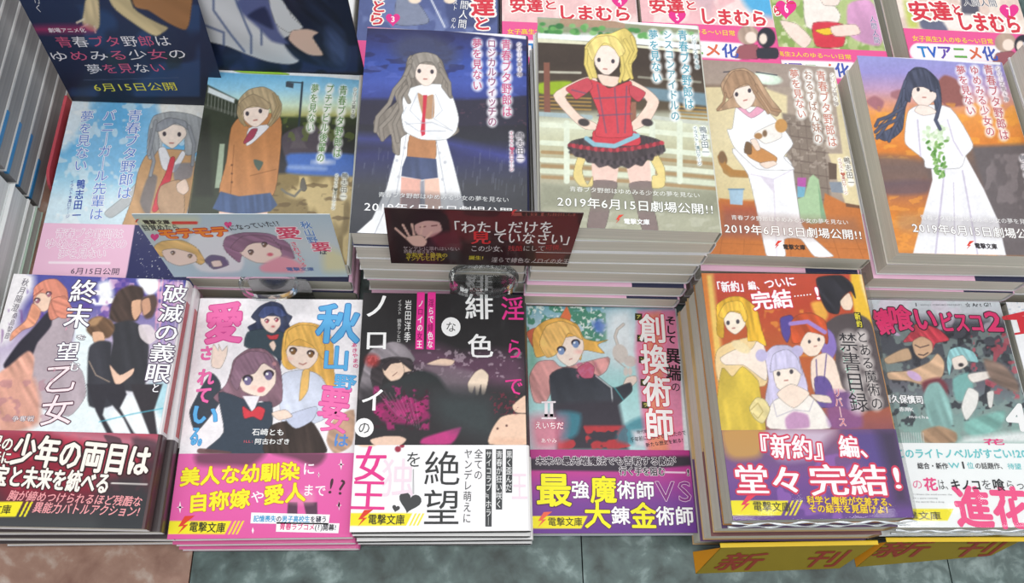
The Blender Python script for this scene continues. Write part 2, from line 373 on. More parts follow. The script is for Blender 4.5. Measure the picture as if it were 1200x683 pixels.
T5 = stack(.079, 5, .2135, .3022, 'paperback with cover of a person in white loungewear holding a pet', 'topped by the white loungewear cover', BACK, R(-.8), 'e0dace', None,
           [(-1, -3.5, 'e8e8ea', pk), (0, -1, 'e8e8ea', pk), (0, -1, 'e8e8ea', pk), (0, 0, 'e8e8ea', pk)])
T6 = stack(.0946, 6, .3268, .2983, 'paperback with orange sunset cover of a person in white dress', 'topped by the orange sunset cover', BACK, R(-.4), 'dcd6cc', None,
           [(0, .5, 'e8e8ea', None), (-1, -2.5, 'e8e8ea', pk), (0, -3.5, 'e8e8ea', pk), (0, -2, 'e8e8ea', pk), (0, 0, 'e8e8ea', pk)])
T7 = stack(.130, 8, .4345, .3000, 'paperback with blue cover cut off at the right edge of back row', 'at the right end of the back row', BACK, R(-.4), '3a62b8', None, [(0, 0, 'e8e8ea', None)])
# front row, left to right
B1 = stack(.047, 4, -.2155, .1435, 'paperback with violet sparks cover, dark red band and large white lettering', 'topped by the dark red band', FRONT, R(-1.2), 'ece8ea', (.0528, '4a2a30'),
           [(3, -1, 'e8e4e6', (.0525, '43383a')), (7, -3, 'e8e4e6', (.0525, '3a3034')), (10, -4, 'e8e4e6', (.0525, '3a3034'))])
B2 = stack(.0255, 3, -.1065, .1400, 'paperback with white cover of three schoolmates and bright pink band', 'topped by the bright pink band', FRONT, R(.5), 'f2eff2', (.0492, 'e0629f'),
           [(1, -2, 'efeaee', (.049, 'd85a98')), (3, -4, 'efeaee', (.049, 'd85a98'))])
B3 = stack(.033, 4, -.0023, .1425, 'paperback with black cover of a reclining person and white band', 'topped by the black and white cover', FRONT, R(.3), '262426', (.0505, 'f0eeee'),
           [(1, -1.5, '2c2a2c', (.050, 'ecebeb')), (2.5, -3, '2c2a2c', (.050, 'ecebeb')), (3, -4, '2c2a2c', (.050, 'ecebeb'))])
B4 = stack(.0118, 1, .1045, .1440, 'thin-stacked paperback with sky cover of an orange-haired person and purple band', '', FRONT, R(.0), 'd7dbe2', (.0514, '6a2c7a'))
B5 = stack(.0726, 4, .2098, .1433, 'shrink-wrapped paperback with gold and red cover and purple band', 'topped by the gold and red cover', FRONT, R(.8), 'c58a48', (.0505, '5a3a78'),
           [(0, -2, 'c8a878', (.050, '5a3a6a')), (-1, -4, 'c8a878', (.050, '7a4a4a')), (-2, -5, 'c8a878', (.050, '5a3a6a'))], th0=.0185)
B6 = stack(.033, 2, .3250, .1440, 'shrink-wrapped paperback with sketchy fight scene cover and white band', 'topped by the fight scene cover', FRONT, R(.0), 'e6e9ea', (.0518, 'eef2f2'),
           [(-3, -3, 'e2e5e6', (.050, 'e8ecec'))])
B7 = stack(.033, 2, .4335, .1440, 'white paperback with a red letter T, right edge of front row', 'at the right end of the front row', FRONT, R(.0), 'f0f0f2', None, [(0, -2, 'e6e6e8', None)])
# rearmost row
A2 = stack(.040, 2, -.1270, .4600, 'white paperback with pink band behind the dark leaning poster', 'behind the dark leaning poster', REAR, 0, 'f2f2f2', (.0436, 'ec5f9c'), [(0, -1, 'e8e8ea', (.05, 'dd5590'))])
A3 = stack(.040, 2, -.0185, .4600, 'paperback with navy school uniform cover, leftmost of rearmost row', 'at the left of the rearmost row', REAR, 0, '3a4468', (.030, 'dd5590'), [(0, -1, 'e8e8ea', (.05, 'dd5590'))])
A4 = stack(.040, 2, .0885, .4600, 'pink paperback with heart numbered four, directly right of the navy one', 'under the heart numbered four', REAR, 0, 'f0d8dc', (.0534, 'dd5590'), [(0, -1, 'e8e8ea', (.05, 'dd5590'))])
A5 = stack(.042, 2, .1950, .4600, 'pink paperback with a blue sky corner and heart numbered five', 'under the heart numbered five', REAR, 0, 'f0d8dc', (.0568, 'dd5590'), [(0, -1, 'e8e8ea', (.05, 'dd5590'))])
A6 = stack(.037, 2, .2835, .4560, 'paperback with green garden cover in rearmost row', 'under the green garden cover', REAR, 0, 'e8e8e0', (.0467, 'dd5590'), [(0, -1, 'e8e8ea', (.05, 'dd5590'))])
A7 = stack(.040, 2, .4040, .4560, 'beige paperback with heart numbered seven at the top right', 'under the heart numbered seven', REAR, R(-.6), 'f0e0dc', (.067, 'dd5590'), [(0, -1, 'e8e8ea', (.05, 'dd5590'))])

# ================================================================== two tall piles at the left end
GREYP = mat('grey_page_edges', 'a3a3a4', rough=.85, spec=.2, stripe=900)  # the grey carries the dim light on this pile's page edges
WHITEP = mat('white_page_edges', 'e4e8e8', rough=.8, spec=.2, stripe=900)
z = 0
for i in range(8):
    t = .0162; M = pose(-.353, .385, z+.0001, R(random.uniform(-.3, .3)))
    o = thing('softcover_volume', '%s volume from the bottom of the tall grey-edged pile' % (['lowest']+ORD)[i], 'book', M, 'volumes in the tall pile at the left edge')
    hw, hd = .0675, .094
    obj('page_block', *box(-hw+.001, -hd+.001, .0009, hw-.0008, hd-.001, t-.0012), GREYP, o)
    V, F = merge(box(-hw, -hd, 0, hw, hd, .0007), box(-hw, -hd, t-.0010, hw, hd, t-.0002), box(-hw, -hd, .0007, -hw+.0008, hd, t-.001))
    obj('cover', V, F, paper('dcdcdc'), o)
    k = .030 + .006*(i % 2)
    obj('edge_stripe', *box(hw-.002, -hd-.0002, t-.0030, hw+.0003, -hd+k+(i % 3)*.004, t-.0001), paper('2f86c0'), o, label='blue edge stripe')
    z += t
z = 0
for i, t in enumerate((.0092, .0092, .0205, .0205, .0205, .0205)):
    M = pose(-.346, .214, z+.0001, R((.2, -.2, .3, 0, -.3, .2)[i]))
    o = thing('thick_paperback', '%s book from the bottom of the white-edged pile' % (['lowest']+ORD)[i], 'book', M, 'white-edged pile in front of the tall pile')
    hw, hd = .0625 - (.003 if i > 2 else 0)+.0015*(i == 0), .0735
    obj('page_block', *box(-hw+.001, -hd+.001, .0005, hw-.0008, hd-.001, t-.0008), WHITEP, o)
    V, F = merge(box(-hw, -hd, 0, hw, hd, .0004), box(-hw, -hd, t-.0008, hw, hd, t-.0003), box(-hw, -hd, .0004, -hw+.0006, hd, t-.0006))
    obj('cover', V, F, paper(('b9cfc0', 'eeeeee', 'f0f2f2', 'e8ecec', 'dfe5e5', 'eeeeee')[i]), o)
    z += t
# red rounded divider tab between the pile and the sky cover
def prism_x(prof, x0, x1):
    n = len(prof); V = [(x0, y, z) for y, z in prof]+[(x1, y, z) for y, z in prof]
    return V, [tuple(range(n))[::-1], tuple(range(n, 2*n))]+[(i, (i+1) % n, n+(i+1) % n, n+i) for i in range(n)]
pr = [(.300, 0), (.372, 0), (.372, .020)]+[(.312-.012*math.sin(a), .008+.012*math.cos(a)) for a in [k*math.pi/2/6 for k in range(7)]]
o = obj('divider_tab', *prism_x(pr, -.2765, -.2745), mat('red_plastic', 'c8505c', rough=.35, coat=.2))
o['label'] = 'red rounded plastic divider beside the sky blue cover'; o['category'] = 'divider'

# ================================================================== posters leaning behind the back row
def tilt(px, py, z, lean, spin=0):
    p = at(px, py, z); ex = Vector((1, 0, 0)); n = Vector((0, 1, 0))
    ey = Vector((0, 0, 1))*math.cos(R(lean))+n*math.sin(R(lean)); c_, s_ = math.cos(R(spin)), math.sin(R(spin)); ex, ey = ex*c_+ey*s_, ey*c_-ex*s_; nn = ex.cross(ey)
    return Matrix(((ex.x, ey.x, nn.x, p[0]), (ex.y, ey.y, nn.y, p[1]), (ex.z, ey.z, nn.z, p[2]), (0, 0, 0, 1)))
def board(name, label, cat, M, w, h, t, m, x0=0, group=None, y0=0):
    o = thing(name, label, cat, M, group)
    b = obj('backing', *box(x0, y0, -t, x0+w, h, 0), m, o); return o
P1M = tilt(85, 118, .0190, 7.5)
P1 = board('film_poster', 'dark blue leaning poster with lettering and yellow date, behind sky cover', 'poster', P1M, .1040, .150, .0006, paper('20283e'), 0)
P2M = tilt(243, 80, .0480, 5.5, 5)
P2 = board('film_poster', 'dark leaning poster of a lying person in white, behind the blazer cover', 'poster', P2M, .1090, .150, .0006, paper('161c28'), -.0005, None, -.010)

# ================================================================== promotion cards in clear holders
C1M = tilt(206, 324, .0560, 4, 2.5)
C1 = board('promotion_card', 'pale blue promotion card with orange title letters, leaning before blazer cover', 'card', C1M, .1055, .070, .0005, paper('cfd8dc'), -.001)
C2M = tilt(467, 308, .0700, 0)
C2 = board('promotion_card', 'dark red promotion card with white lettering, standing before night cover', 'card', C2M, .1080, .068, .0005, paper('3a1418'), -.0045)
ACR = clear_mat('clear_acrylic', 'fafcfc', .02, .08, .985)
def ring(cx, cy, z0, z1, rx, ry, t, M=None):
    n = 40; V = []; F = []
    for k in range(n):
        a = 2*math.pi*k/n; c, s_ = math.cos(a), math.sin(a)
        c = math.copysign(abs(c)**.8, c)
        for (r_, z) in ((0, z0), (0, z1), (-t, z1), (-t, z0)): V.append(((rx+r_)*c, (ry+r_)*s_, z))
    for k in range(n):
        i, j = 4*k, 4*((k+1) % n)
        F += [(i, j, j+1, i+1), (i+1, j+1, j+2, i+2), (i+2, j+2, j+3, i+3), (i+3, j+3, j, i)]
    return V, F
def holder(label, cx, cy, z0, h, rx, ry, rz=0, tilt_=0):
    M = Matrix.Translation((cx, cy, z0))@Matrix.Rotation(rz, 4, 'Z')@Matrix.Rotation(tilt_, 4, 'X')
    o = thing('card_holder', label, 'card holder', M, 'clear card holders')
    obj('acrylic_loop', *ring(0, 0, 0, h, rx, ry, .0024), ACR, o, smooth=False)
    return o
p = at(563, 350, .0325)
def pane(parent, x0, x1, y0, y1, z0, z1):
    # front sheet with slightly rounded upper corners
    pr = [(x0, z0), (x1, z0), (x1, z1-.004), (x1-.0015, z1-.001), (x1-.005, z1), (x0+.005, z1), (x0+.0015, z1-.001), (x0, z1-.004)]
    n = len(pr); V = [(x, y0, z) for x, z in pr]+[(x, y1, z) for x, z in pr]
    return obj('acrylic_pane', V, [tuple(range(n)), tuple(range(n, 2*n))[::-1]]+[(i, n+i, n+(i+1) % n, (i+1) % n) for i in range(n)], ACR, parent)
a, b = at(525, 347, .033), at(603, 347, .033)
RED = mat('red_spine_print', 'b83a40', rough=.4, coat=.25, noise=.12, nscale=90)
for o in list(bpy.data.objects):                       # the dark-red-band title has a red panel printed down its spine
    if o.type == 'EMPTY' and (o.get('label', '').endswith('topped by the dark red band') or o.get('label', '').startswith('paperback with violet sparks')):
        th_ = max(v.co.z for v in [c for c in o.children if c.name.startswith('cover')][0].data.vertices)
        obj('spine_panel', *box(.0523, -.020, .0028, .0527, .062, th_-.0028), RED, o, label='red spine panel')
h1 = thing('card_holder', 'clear oval card holder under the dark red card', 'card holder', Matrix.Translation(((a[0]+b[0])/2, .2188, 0)), 'clear card holders')
pane(h1, -.0205, .0205, -.0005, .0005, 0, .060)
obj('acrylic_loop', [(x, y-.0052, z) for x, y, z in ring(0, 0, .0602, .0695, .0215, .0105, .0026)[0]], ring(0, 0, .0602, .0695, .0215, .0105, .0026)[1], ACR, h1)
a, b = at(298, 353, .0255), at(366, 353, .0255)
h2 = thing('card_holder', 'clear card holder under the pale blue card', 'card holder', Matrix.Translation(((a[0]+b[0])/2, .2180, 0)), 'clear card holders')
pane(h2, -.0190, .0190, -.0005, .0005, 0, .0500)
obj('acrylic_loop', [(x-.004, y-.0052, z) for x, y, z in ring(0, 0, .0502, .0555, .018, .0100, .0020)[0]], ring(0, 0, .0502, .0555, .018, .0100, .0020)[1], ACR, h2)

# ================================================================== yellow new-release signs, little wedges on the counter before the stacks
YEL = mat('yellow_card_shaded', '8c7a20', rough=.5, spec=.4, noise=.08, nscale=60)  # face yellow darkened for the shadow on it; the fold keeps the bright tone
ORG = mat('orange_card', 'c4820f', rough=.5, spec=.4)
def sign(label, bl, br, tl, tr, base):
    bl, br, tl, tr, base = [np.array(q, float)/1000 for q in (bl, br, tl, tr, base)]
    ex = (br-bl)/np.linalg.norm(br-bl); n = np.cross(ex, tl-bl); n /= np.linalg.norm(n); ey = np.cross(n, ex)
    M = Matrix(((ex[0], ey[0], n[0], bl[0]), (ex[1], ey[1], n[1], bl[1]), (ex[2], ey[2], n[2], bl[2]), (0, 0, 0, 1)))
    o = thing('new_release_sign', label, 'sign', M, 'yellow signs on the counter'); Mi = np.array(M.inverted())
    L = lambda q: (Mi@np.append(q, 1))[:3]
    q = [L(v)*np.array([1, 1, 0]) for v in (bl, br, tr, tl)]; t = np.array([0, 0, -.0006])
    obj('front_face', q+[p+t for p in q], [(0, 1, 2, 3), (7, 6, 5, 4), (0, 4, 5, 1), (1, 5, 6, 2), (2, 6, 7, 3), (3, 7, 4, 0)], YEL, o)
    e = np.array([.0006, 0, 0]); s = [L(bl+t*0), L(tl), L(base)]
    obj('side_flap', s+[p+e for p in s], [(0, 1, 2), (5, 4, 3), (0, 3, 4, 1), (1, 4, 5, 2), (2, 5, 3, 0)], ORG, o, label='orange side flap')
    u = [L(tl), L(tr), L(tr+np.array([-.0002, .0022, .0004])), L(tl+np.array([-.0002, .0022, .0004]))]
    obj('top_fold', u+[p+t for p in u], [(0, 1, 2, 3), (7, 6, 5, 4), (0, 4, 5, 1), (1, 5, 6, 2), (2, 6, 7, 3), (3, 7, 4, 0)], mat('yellow_edge', 'f2cc28', rough=.5), o)
    return o, M
S1, S1M = sign('yellow sign with red-brown characters before the gold and red book', (155.5, 46, .2), (248, 48.6, .2), (167, 59.3, 19), (266.5, 60.6, 19), (155, 59, .2))
q = at(1161, 651, 0)*1000
S2, S2M = sign('yellow sign with red-brown characters at the right, before the fight scene book', (259, 49.3, .2), (q[0], q[1], .2), (272, 62.2, 19), (372.5, 62.2, 19), (258, 61.5, .2))

# ================================================================== shrink film round the two wrapped stacks
FILM = clear_mat('shrink_film', 'ffffff', .06, .012, .99)
def film(b, h_extra=.0012):
    hw, hd, th = b['hw']+.0008, b['hd']+.0008, b['th']
    nx, ny = 26, 34; V, F = [], []
    for j in range(ny+1):
        for i in range(nx+1):
            u, v = [0 if k_ == 0 else 1 if k_ == n_ else .006+.988*(k_-1)/(n_-2) for k_, n_ in ((i, nx), (j, ny))]; x, y = -hw+2*hw*u, -hd+2*hd*v
            ed = min(u, 1-u, v*1.4, (1-v)*1.4); z = th+.0011+.0004*math.sin(u*31+v*17)*min(1, ed*8)*.5+.0003*math.sin(v*41-u*9)*.4
            V.append((x, y, z))
    F += [(j*(nx+1)+i, j*(nx+1)+i+1, (j+1)*(nx+1)+i+1, (j+1)*(nx+1)+i) for j in range(ny) for i in range(nx)]
    n0 = len(V); edge = [i for i in range(nx+1)]+[(j+1)*(nx+1)+nx for j in range(ny)]+[ny*(nx+1)+i for i in range(nx-1, -1, -1)]+[j*(nx+1) for j in range(ny-1, 0, -1)]
    for k, e in enumerate(edge):
        x, y, z = V[e]; wob = .0009*math.sin(k*1.7)+.0005*math.sin(k*.6)
        V.append((x, y-(.0005+abs(wob) if e <= nx else 0), .0004))
    m = len(edge); F += [(edge[k], n0+k, n0+(k+1) % m, edge[(k+1) % m]) for k in range(m)]
    obj('shrink_wrap', V, F, FILM, b['o'], smooth=True)
    # bunched seam of film along the lower front edge
    sv, sf = [], []; seg = 60
    for r_, (yy, zz, a_) in enumerate(((-hd-.0012, th-.0008, .5), (-hd-.0016, th*.55, 1.1))):
        for k in range(seg+1):
            x = -hw+2*hw*k/seg; wy = .0005*math.sin(k*.55+a_*3); wz = .0008*math.sin(k*.31+a_)
            rad = .0005+.0003*math.sin(k*.9+a_)
            for c in range(6):
                an = c*math.pi/3; sv.append((x, yy+wy+rad*math.cos(an), zz+wz+rad*math.sin(an)))
        o0 = r_*(seg+1)*6
        sf += [(o0+k*6+c, o0+(k+1)*6+c, o0+(k+1)*6+(c+1) % 6, o0+k*6+(c+1) % 6) for k in range(seg) for c in range(6)]
    obj('film_seam', sv, sf, mat('film_crease', 'e8ecf0', rough=.12, coat=1, metal=.3), b['o'], smooth=True)
film(B5); film(B6)

# ================================================================== printed artwork
# The figures on the covers are anonymous stand-ins: masses of hair, skin and clothes in the sheets' own colours.
SKIN = 'f6dccb'
def bolt(a, x, y, h, c='e0402c'):
    """lightning mark with its lower left tip at (x, y)"""
    pts = [(0, 0), (.62, -.62), (.36, -.56), (.95, -1.0), (.25, -.95), (.12, -.42), (.40, -.50)]
    P = []
    for u, v in [(0, 0), (.55, -.52), (.30, -.50), (.92, -1.0), (.38, -.97), (.02, -.40), (.30, -.44)]: P += [x+u*h, y+v*h]
    a.flat(c, *P[:6], *P[12:14], lay=.00018); a.flat(c, *P[4:], lay=.00018)
def dots(a, x0, y0, x1, y1, r, c='4a444c'):
    """the plainest marks for a face"""
    a.e(c, x0, y0, r*.8, r, soft=.4).e(c, x1, y1, r*.8, r, soft=.4); mx, my = (x0+x1)/2, (y0+y1)/2; dx, dy = x1-x0, y1-y0
    a.l('b06a60', (mx-dy*.6-dx*.12, my+dx*.6-dy*.1, mx-dy*.6+dx*.12, my+dx*.6+dy*.1), r*.5)
def imprint(a, x, y, w, h, txt='電撃文庫', slash=3, tc='2a2a22'):
    """yellow imprint bar with lightning mark; x, y is its left lower corner"""
    a.p('f2e428', x, y, x+w, y, x+w+h*.5, y-h, x, y-h*1.0, sm=False, soft=.4)
    for k in range(slash):
        q = x+w+h*(.22+.3*k); a.p('f2e428', q, y, q+h*.14, y, q+h*.64, y-h, q+h*.5, y-h, sm=False, soft=.3)
def eyes(a, x0, y0, x1, y1, r, c='5a4a58'):
    for x, y in ((x0, y0), (x1, y1)):
        a.e('3a3038', x, y-r*.25, r*1.05, r*.8, soft=.4).e(c, x, y+r*.15, r*.75, r*.85, soft=.4).e('ffffff', x-r*.3, y-r*.2, r*.25, r*.25, soft=.3)
V_ = dict(v=True)

# ---- back row: sky cover
a = cover_sheet(T1); a.fr('K2'); a.all('c2e2f4'); a.vg((-110, '9fd0f2'), (150, '6ab8ea'), (330, 'a8daf2'), (460, 'd8eef8'))
a.fr('R1'); a.e('8cc6ee', 410, 470, 150, 140, soft=6, al=.8).e('5fb0e6', 400, 380, 80, 60, soft=9, al=.7)
a.p('f4f8fa', 230, 330, 300, 340, 270, 430, 215, 500, 200, 480, soft=5, al=.8)
a.p('f2f2ee', 530, 340, 700, 340, 700, 520, 560, 420, soft=4)
a.nc('f4fafc', .62, .09, .55, seed=8)
a.fr('K2'); a.p('c2c6c8', 860, 120, 930, 100, 880, 330, 760, 470, 640, 560, 600, 530, 720, 430, 820, 300, soft=1)
a.p('c79f76', 700, 600, 760, 440, 790, 300, 840, 200, 950, 170, 1100, 190, 1115, 330, 1060, 560, 1010, 610, 700, 610, tex=(70, .12, .08))
a.p('77777f', 800, 470, 850, 320, 900, 330, 870, 480, 850, 560, soft=1.2, al=.8)
a.p('e9e9ee', 905, 170, 945, 160, 990, 250, 1040, 180, 1060, 200, 1000, 300, 930, 280, soft=.6)
a.p('d8505c', 975, 220, 1000, 225, 960, 400, 900, 520, 870, 520, 900, 410, 950, 300, soft=.6)
a.p('8a8c98', 1000, 260, 1100, 250, 1090, 330, 1000, 350, soft=1, al=.8)
a.p('c2a184', 920, 380, 1040, 350, 1050, 560, 940, 560, 900, 480, tex=(60, .1, .08))
a.p(SKIN, 1010, 370, 1060, 340, 1080, 400, 1050, 430, 1015, 410)
a.p('aaaeb2', 850, 60, 880, -20, 980, -45, 1090, -30, 1170, 10, 1160, 120, 1120, 190, 1060, 200, 1050, 60, 960, 30, 905, 60, 910, 160, 860, 230, 840, 190, tex=(80, .45, .1))
a.p('f6e6da', 900, 40, 960, 25, 1050, 40, 1065, 90, 1010, 150, 980, 165, 920, 120, soft=.6); dots(a, 940, 82, 1025, 85, 13)
a.p('989ca4', 880, 40, 960, -10, 1060, 10, 1080, 60, 1010, 20, 950, 50, 900, 70, soft=.7, tex=(80, .5, .1))
a.fr('K2'); a.strands('9da1a8', 16, (870, 60, 860, 150, 880, 240, 860, 320), (1080, 40, 1110, 140, 1100, 260), (890, 10, 870, 110, 850, 200))
W1 = dict(c='5f86d8', out='f4f8fe', ow=.05, **V_)
a.fr('R1')
a.t('青春ブタ野郎は', 452, 365, 412, 665, 50, **W1); a.t('バニーガール先輩は', 368, 365, 318, 735, 46, **W1); a.t('夢を見ない', 293, 368, 266, 572, 46, **W1)
a.t('鴨志田一', 272, 597, 253, 735, 30, c='2f50b0', b=.02, **V_); a.fr('K2'); a.t('イラスト★溝口ケージ', 415, 345, 385, 565, 24, c='4a5aa8', **V_)
a.done()
a = band_sheet(T1); a.all('f1c3dc'); a.fr('R4'); a.p('262a5e', 450, 180, 620, 190, 660, 480, 410, 400, 425, 330, sm=False, soft=.5)
a.nc('ffffff', .80, .6, .8, box=(450, 190, 640, 460), seed=2)
a.t('青春ブタ野郎は', 185, 208, 412, 210, 34, c='e8a8cc', out='fdf4fa', ow=.05); a.t('ゆめみる少女の', 150, 242, 425, 243, 34, c='e8a8cc', out='fdf4fa', ow=.05)
a.t('夢を見ない', 195, 276, 355, 276, 34, c='e8a8cc', out='fdf4fa', ow=.05); a.l('fbeaf4', (165, 306, 365, 308), 8); a.t('6月15日公開', 235, 334, 400, 336, 24, c='3a3550')
a.done('band_artwork', 'band_lettering')

# ---- blazer cover
a = cover_sheet(T2); a.fr('G6'); a.vg((0, '66b4e6'), (150, '9ed4ee'), (260, 'd6ead0'), (330, 'b9b878'), (350, '3f4a30'), (450, '34352e'), (600, '3a3a3e'))
a.p('f4f8fc', 90, 0, 400, 0, 1160, 50, 1160, 85, 900, 60, 380, 40, 90, 22, sm=False, soft=.5); a.p('a4d84a', 260, 8, 560, 22, 650, 45, 330, 32, soft=.6)
a.fr('G7'); a.p('8d7a50', -40, 90, 620, 80, 700, 60, 1150, 95, 1150, 760, -60, 760, sm=False, soft=2)
a.nc('d9c38e', .5, .06, .8, box=(560, 90, 1150, 720), seed=9, sy=.35); a.nc('5e4a2e', .6, .09, .6, box=(-40, 60, 1150, 420), seed=4, sy=2)
a.fr('G6'); a.p('3d4438', 70, 110, 330, 240, 330, 420, 330, 1100, -60, 1100, 40, 300, sm=False, soft=1)
a.p('dfe8ea', 85, 130, 270, 215, 265, 245, 80, 170, sm=False, soft=.8); a.p('53584e', 60, 250, 300, 320, 300, 340, 50, 275, sm=False)
for k in range(9): a.l('8a8f86', (85+k*24, 175+k*10, 80+k*24, 262+k*10), 5)
a.p('9fae98', 165, 530, 200, 530, 175, 840, 130, 840, sm=False); a.p('2c2d2a', 40, 345, 90, 330, 120, 900, -20, 900, sm=False, al=.6, soft=3)
a.l('39424c', (745, 100, 720, 410), 14); a.l('39424c', (640, 95, 745, 102), 8); a.p('48505a', 630, 95, 685, 105, 680, 140, 628, 130, sm=False)
a.p('585058', 600, 480, 720, 410, 860, 410, 960, 480, 880, 590, 640, 640, soft=1.2); a.p('6e666a', 700, 430, 780, 560, 660, 560, soft=1.5, al=.6)
a.nc('6a7a3a', .55, .12, .6, box=(600, 320, 1130, 520), seed=6)
a.fr('G7'); a.vg; a.p('4f74c0', 660, -60, 1150, -50, 1150, 90, 880, 95, 640, 75, 640, 20, soft=2); a.e('e8ecf8', 890, 0, 60, 14, soft=3); a.p('a9bde4', 660, 20, 900, 30, 900, 60, 660, 50, soft=2, al=.6)
a.p('6a665e', 735, 130, 755, 110, 775, 180, 760, 205, 730, 190).l('77746a', (735, 190, 690, 240, 630, 215, 600, 190), 16)
a.p('bd8355', 245, -240, 330, -330, 560, -340, 600, -260, 580, 40, 540, 230, 400, 240, 260, 240, 160, 210, 210, 0, tex=(85, .15, .07))
a.p('45605c', 405, -20, 470, 0, 440, 60, 410, 20, al=.85); a.l('8a5c38', (265, -120, 240, 240), 4); a.l('8a5c38', (380, 95, 560, 50), 4)
for y in (30, 90, 150): a.e('6a4630', 250, y-10, 7, 7)
a.p('4b5f86', 170, 205, 300, 240, 520, 215, 570, 300, 520, 345, 380, 368, 200, 355, 115, 325, 140, 270, sm=False, soft=.8, tex=(85, .35, .12))
a.p('f6cfc0', 160, 345, 340, 372, 500, 350, 490, 460, 150, 460, sm=False)
a.fr('G6'); a.p('e8e6ea', 370, 420, 500, 395, 505, 420, 400, 520, 350, 540, soft=.6); a.p('a6485c', 385, 430, 430, 425, 400, 490, 340, 530, 335, 510)
a.p('f8e4d6', 320, 270, 500, 270, 500, 340, 430, 410, 380, 400, 330, 350)
a.p('b8a482', 285, 310, 300, 220, 370, 150, 470, 130, 550, 170, 600, 250, 590, 330, 540, 390, 500, 400, 530, 330, 510, 270, 430, 270, 350, 280, 330, 300, 340, 380, 370, 410, 320, 390, 300, 360, tex=(75, .5, .12))
dots(a, 358, 318, 450, 300, 16); a.p('b09c7c', 300, 250, 400, 180, 520, 250, 500, 290, 400, 260, 340, 290, 310, 330, tex=(60, .5, .1))
a.strands('ac9873', 14, (300, 270, 310, 340, 340, 400), (570, 200, 590, 280, 550, 360, 520, 400), (545, 180, 575, 260, 540, 340))
gr = dict(glow='fbfdf6', v=True)
a.t('青春ブタ野郎は', 1035, 120, 985, 630, 58, c='6c9c58', b=.012, **gr); a.t('プチデビル後輩の', 942, 112, 868, 662, 56, c='6c9c58', b=.012, **gr); a.t('夢を見ない', 838, 110, 798, 450, 56, c='6c9c58', b=.012, **gr)
a.t('シリーズ第2弾', 1118, 135, 1097, 350, 30, c='707868', **gr); a.fr('G7'); a.t('鴨志田一', 1045, 75, 1030, 265, 46, c='5a5a50', **gr); a.t('イラスト♥溝口ケージ', 988, 80, 960, 335, 26, c='6c7060', **gr)
a.done()

# ---- night cover
def movie_lines(a, x0, y0, x1, y1, X0, Y0, X1, Y1, c='f4f4f6'):
    a.t('青春ブタ野郎はゆめみる少女の夢を見ない', x0, y0, x1, y1, 32, c='e2e4e6')
    MIN[0] = True; a.t('2019年6月15日劇場公開!!', X0, Y0, X1, Y1, 62, c=c, b=.016); MIN[0] = False
a = cover_sheet(T3); a.fr('H1'); a.vg((30, '2c2d50'), (110, '363c74'), (250, '3f55a8'), (360, '4a5cae'), (440, '3f4a90'), (465, '35344a'), (560, '302e3a'), (690, '33343e'), (780, '3a3c6a'), (850, '3b3e5e'), (960, '3c3e48'), (1250, '34373f'))
a.nc('2c2c55', .55, .05, .6, box=(60, 60, 1060, 330), seed=3, sy=2.5); a.nc('5a6cc0', .62, .05, .5, box=(60, 200, 1060, 460), seed=13, sy=3)
a.p('353345', 60, 490, 300, 500, 620, 470, 760, 460, 900, 445, 1060, 440, 1060, 600, 60, 600, soft=1.2, al=.9); a.nc('6a4a5c', .72, .25, .5, box=(600, 470, 1050, 620), seed=12)
a.p('f4f2f6', 80, 25, 540, 35, 1030, 85, 1030, 105, 540, 52, 80, 38, sm=False, soft=.5); a.p('d8406e', 80, 25, 480, 32, 420, 44, 82, 36, sm=False, soft=.5)
a.fr('H2'); a.l('4a50a0', (30, 110, 560, 135, 1060, 250), 46, soft=6, al=.75)
for k in range(70):
    x = random.uniform(50, 1040); y = random.uniform(150, 400); L_ = random.uniform(15, 70); a.l('8a8fa0', (x, y, x-4, y+L_), random.uniform(2, 5), al=random.uniform(.2, .55))
a.p('f6f7f9', 300, 80, 380, 30, 480, 60, 560, 100, 600, 240, 640, 400, 680, 560, 250, 700, 40, 660, 130, 580, 215, 400, 250, 260, sm=False, soft=.7, tex=(80, .1, .05))
a.p('b9835c', 360, 70, 490, 80, 500, 230, 410, 235, 335, 215, tex=(85, .1, .07)); a.p('4b5678', 330, 215, 505, 230, 515, 340, 420, 352, 300, 330, 305, 280, sm=False, tex=(85, .2, .1))
a.p('eab3a4', 300, 335, 415, 350, 410, 600, 290, 600, sm=False); a.p('f3c9b6', 435, 350, 520, 342, 540, 600, 440, 600, sm=False); a.p('9a9ca8', 412, 360, 435, 355, 440, 600, 408, 600, sm=False, soft=1)
a.p('43465a', 300, 440, 420, 445, 415, 620, 300, 620, sm=False, al=.35); a.l('8d90a0', (250, 430, 130, 700), 3); a.l('9fa3b0', (330, 90, 270, 440), 3); a.l('9fa3b0', (500, 90, 560, 430), 3)
for x, y in ((320, 165), (275, 240), (285, 335), (522, 195), (555, 250), (540, 350)): a.e('c8cad2', x, y, 9, 9)
a.fr('H1'); a.e('4a4e66', 440, 180, 190, 100, rot=8, soft=5, al=.75)
HB = ('8e857c', '9b938b')
a.p(HB[0], 350, 200, 520, 210, 560, 300, 590, 420, 600, 560, 640, 640, 570, 680, 500, 640, 380, 640, 300, 680, 290, 780, 250, 760, 240, 660, 190, 700, 150, 640, 140, 580, 210, 520, 280, 460, 260, 400, 320, 300, tex=(75, .35, .16))
a.p('f6f7f9', 330, 400, 420, 370, 540, 370, 600, 440, 635, 560, 620, 640, 560, 690, 420, 690, 320, 640, 300, 540, 310, 450, tex=(70, .1, .05))
a.p('b98a66', 395, 420, 430, 560, 490, 560, 490, 430, 440, 440, al=.9); a.p('d23c50', 428, 430, 452, 430, 440, 560, 440, 660, 420, 672, 412, 640, 424, 540, sm=False)
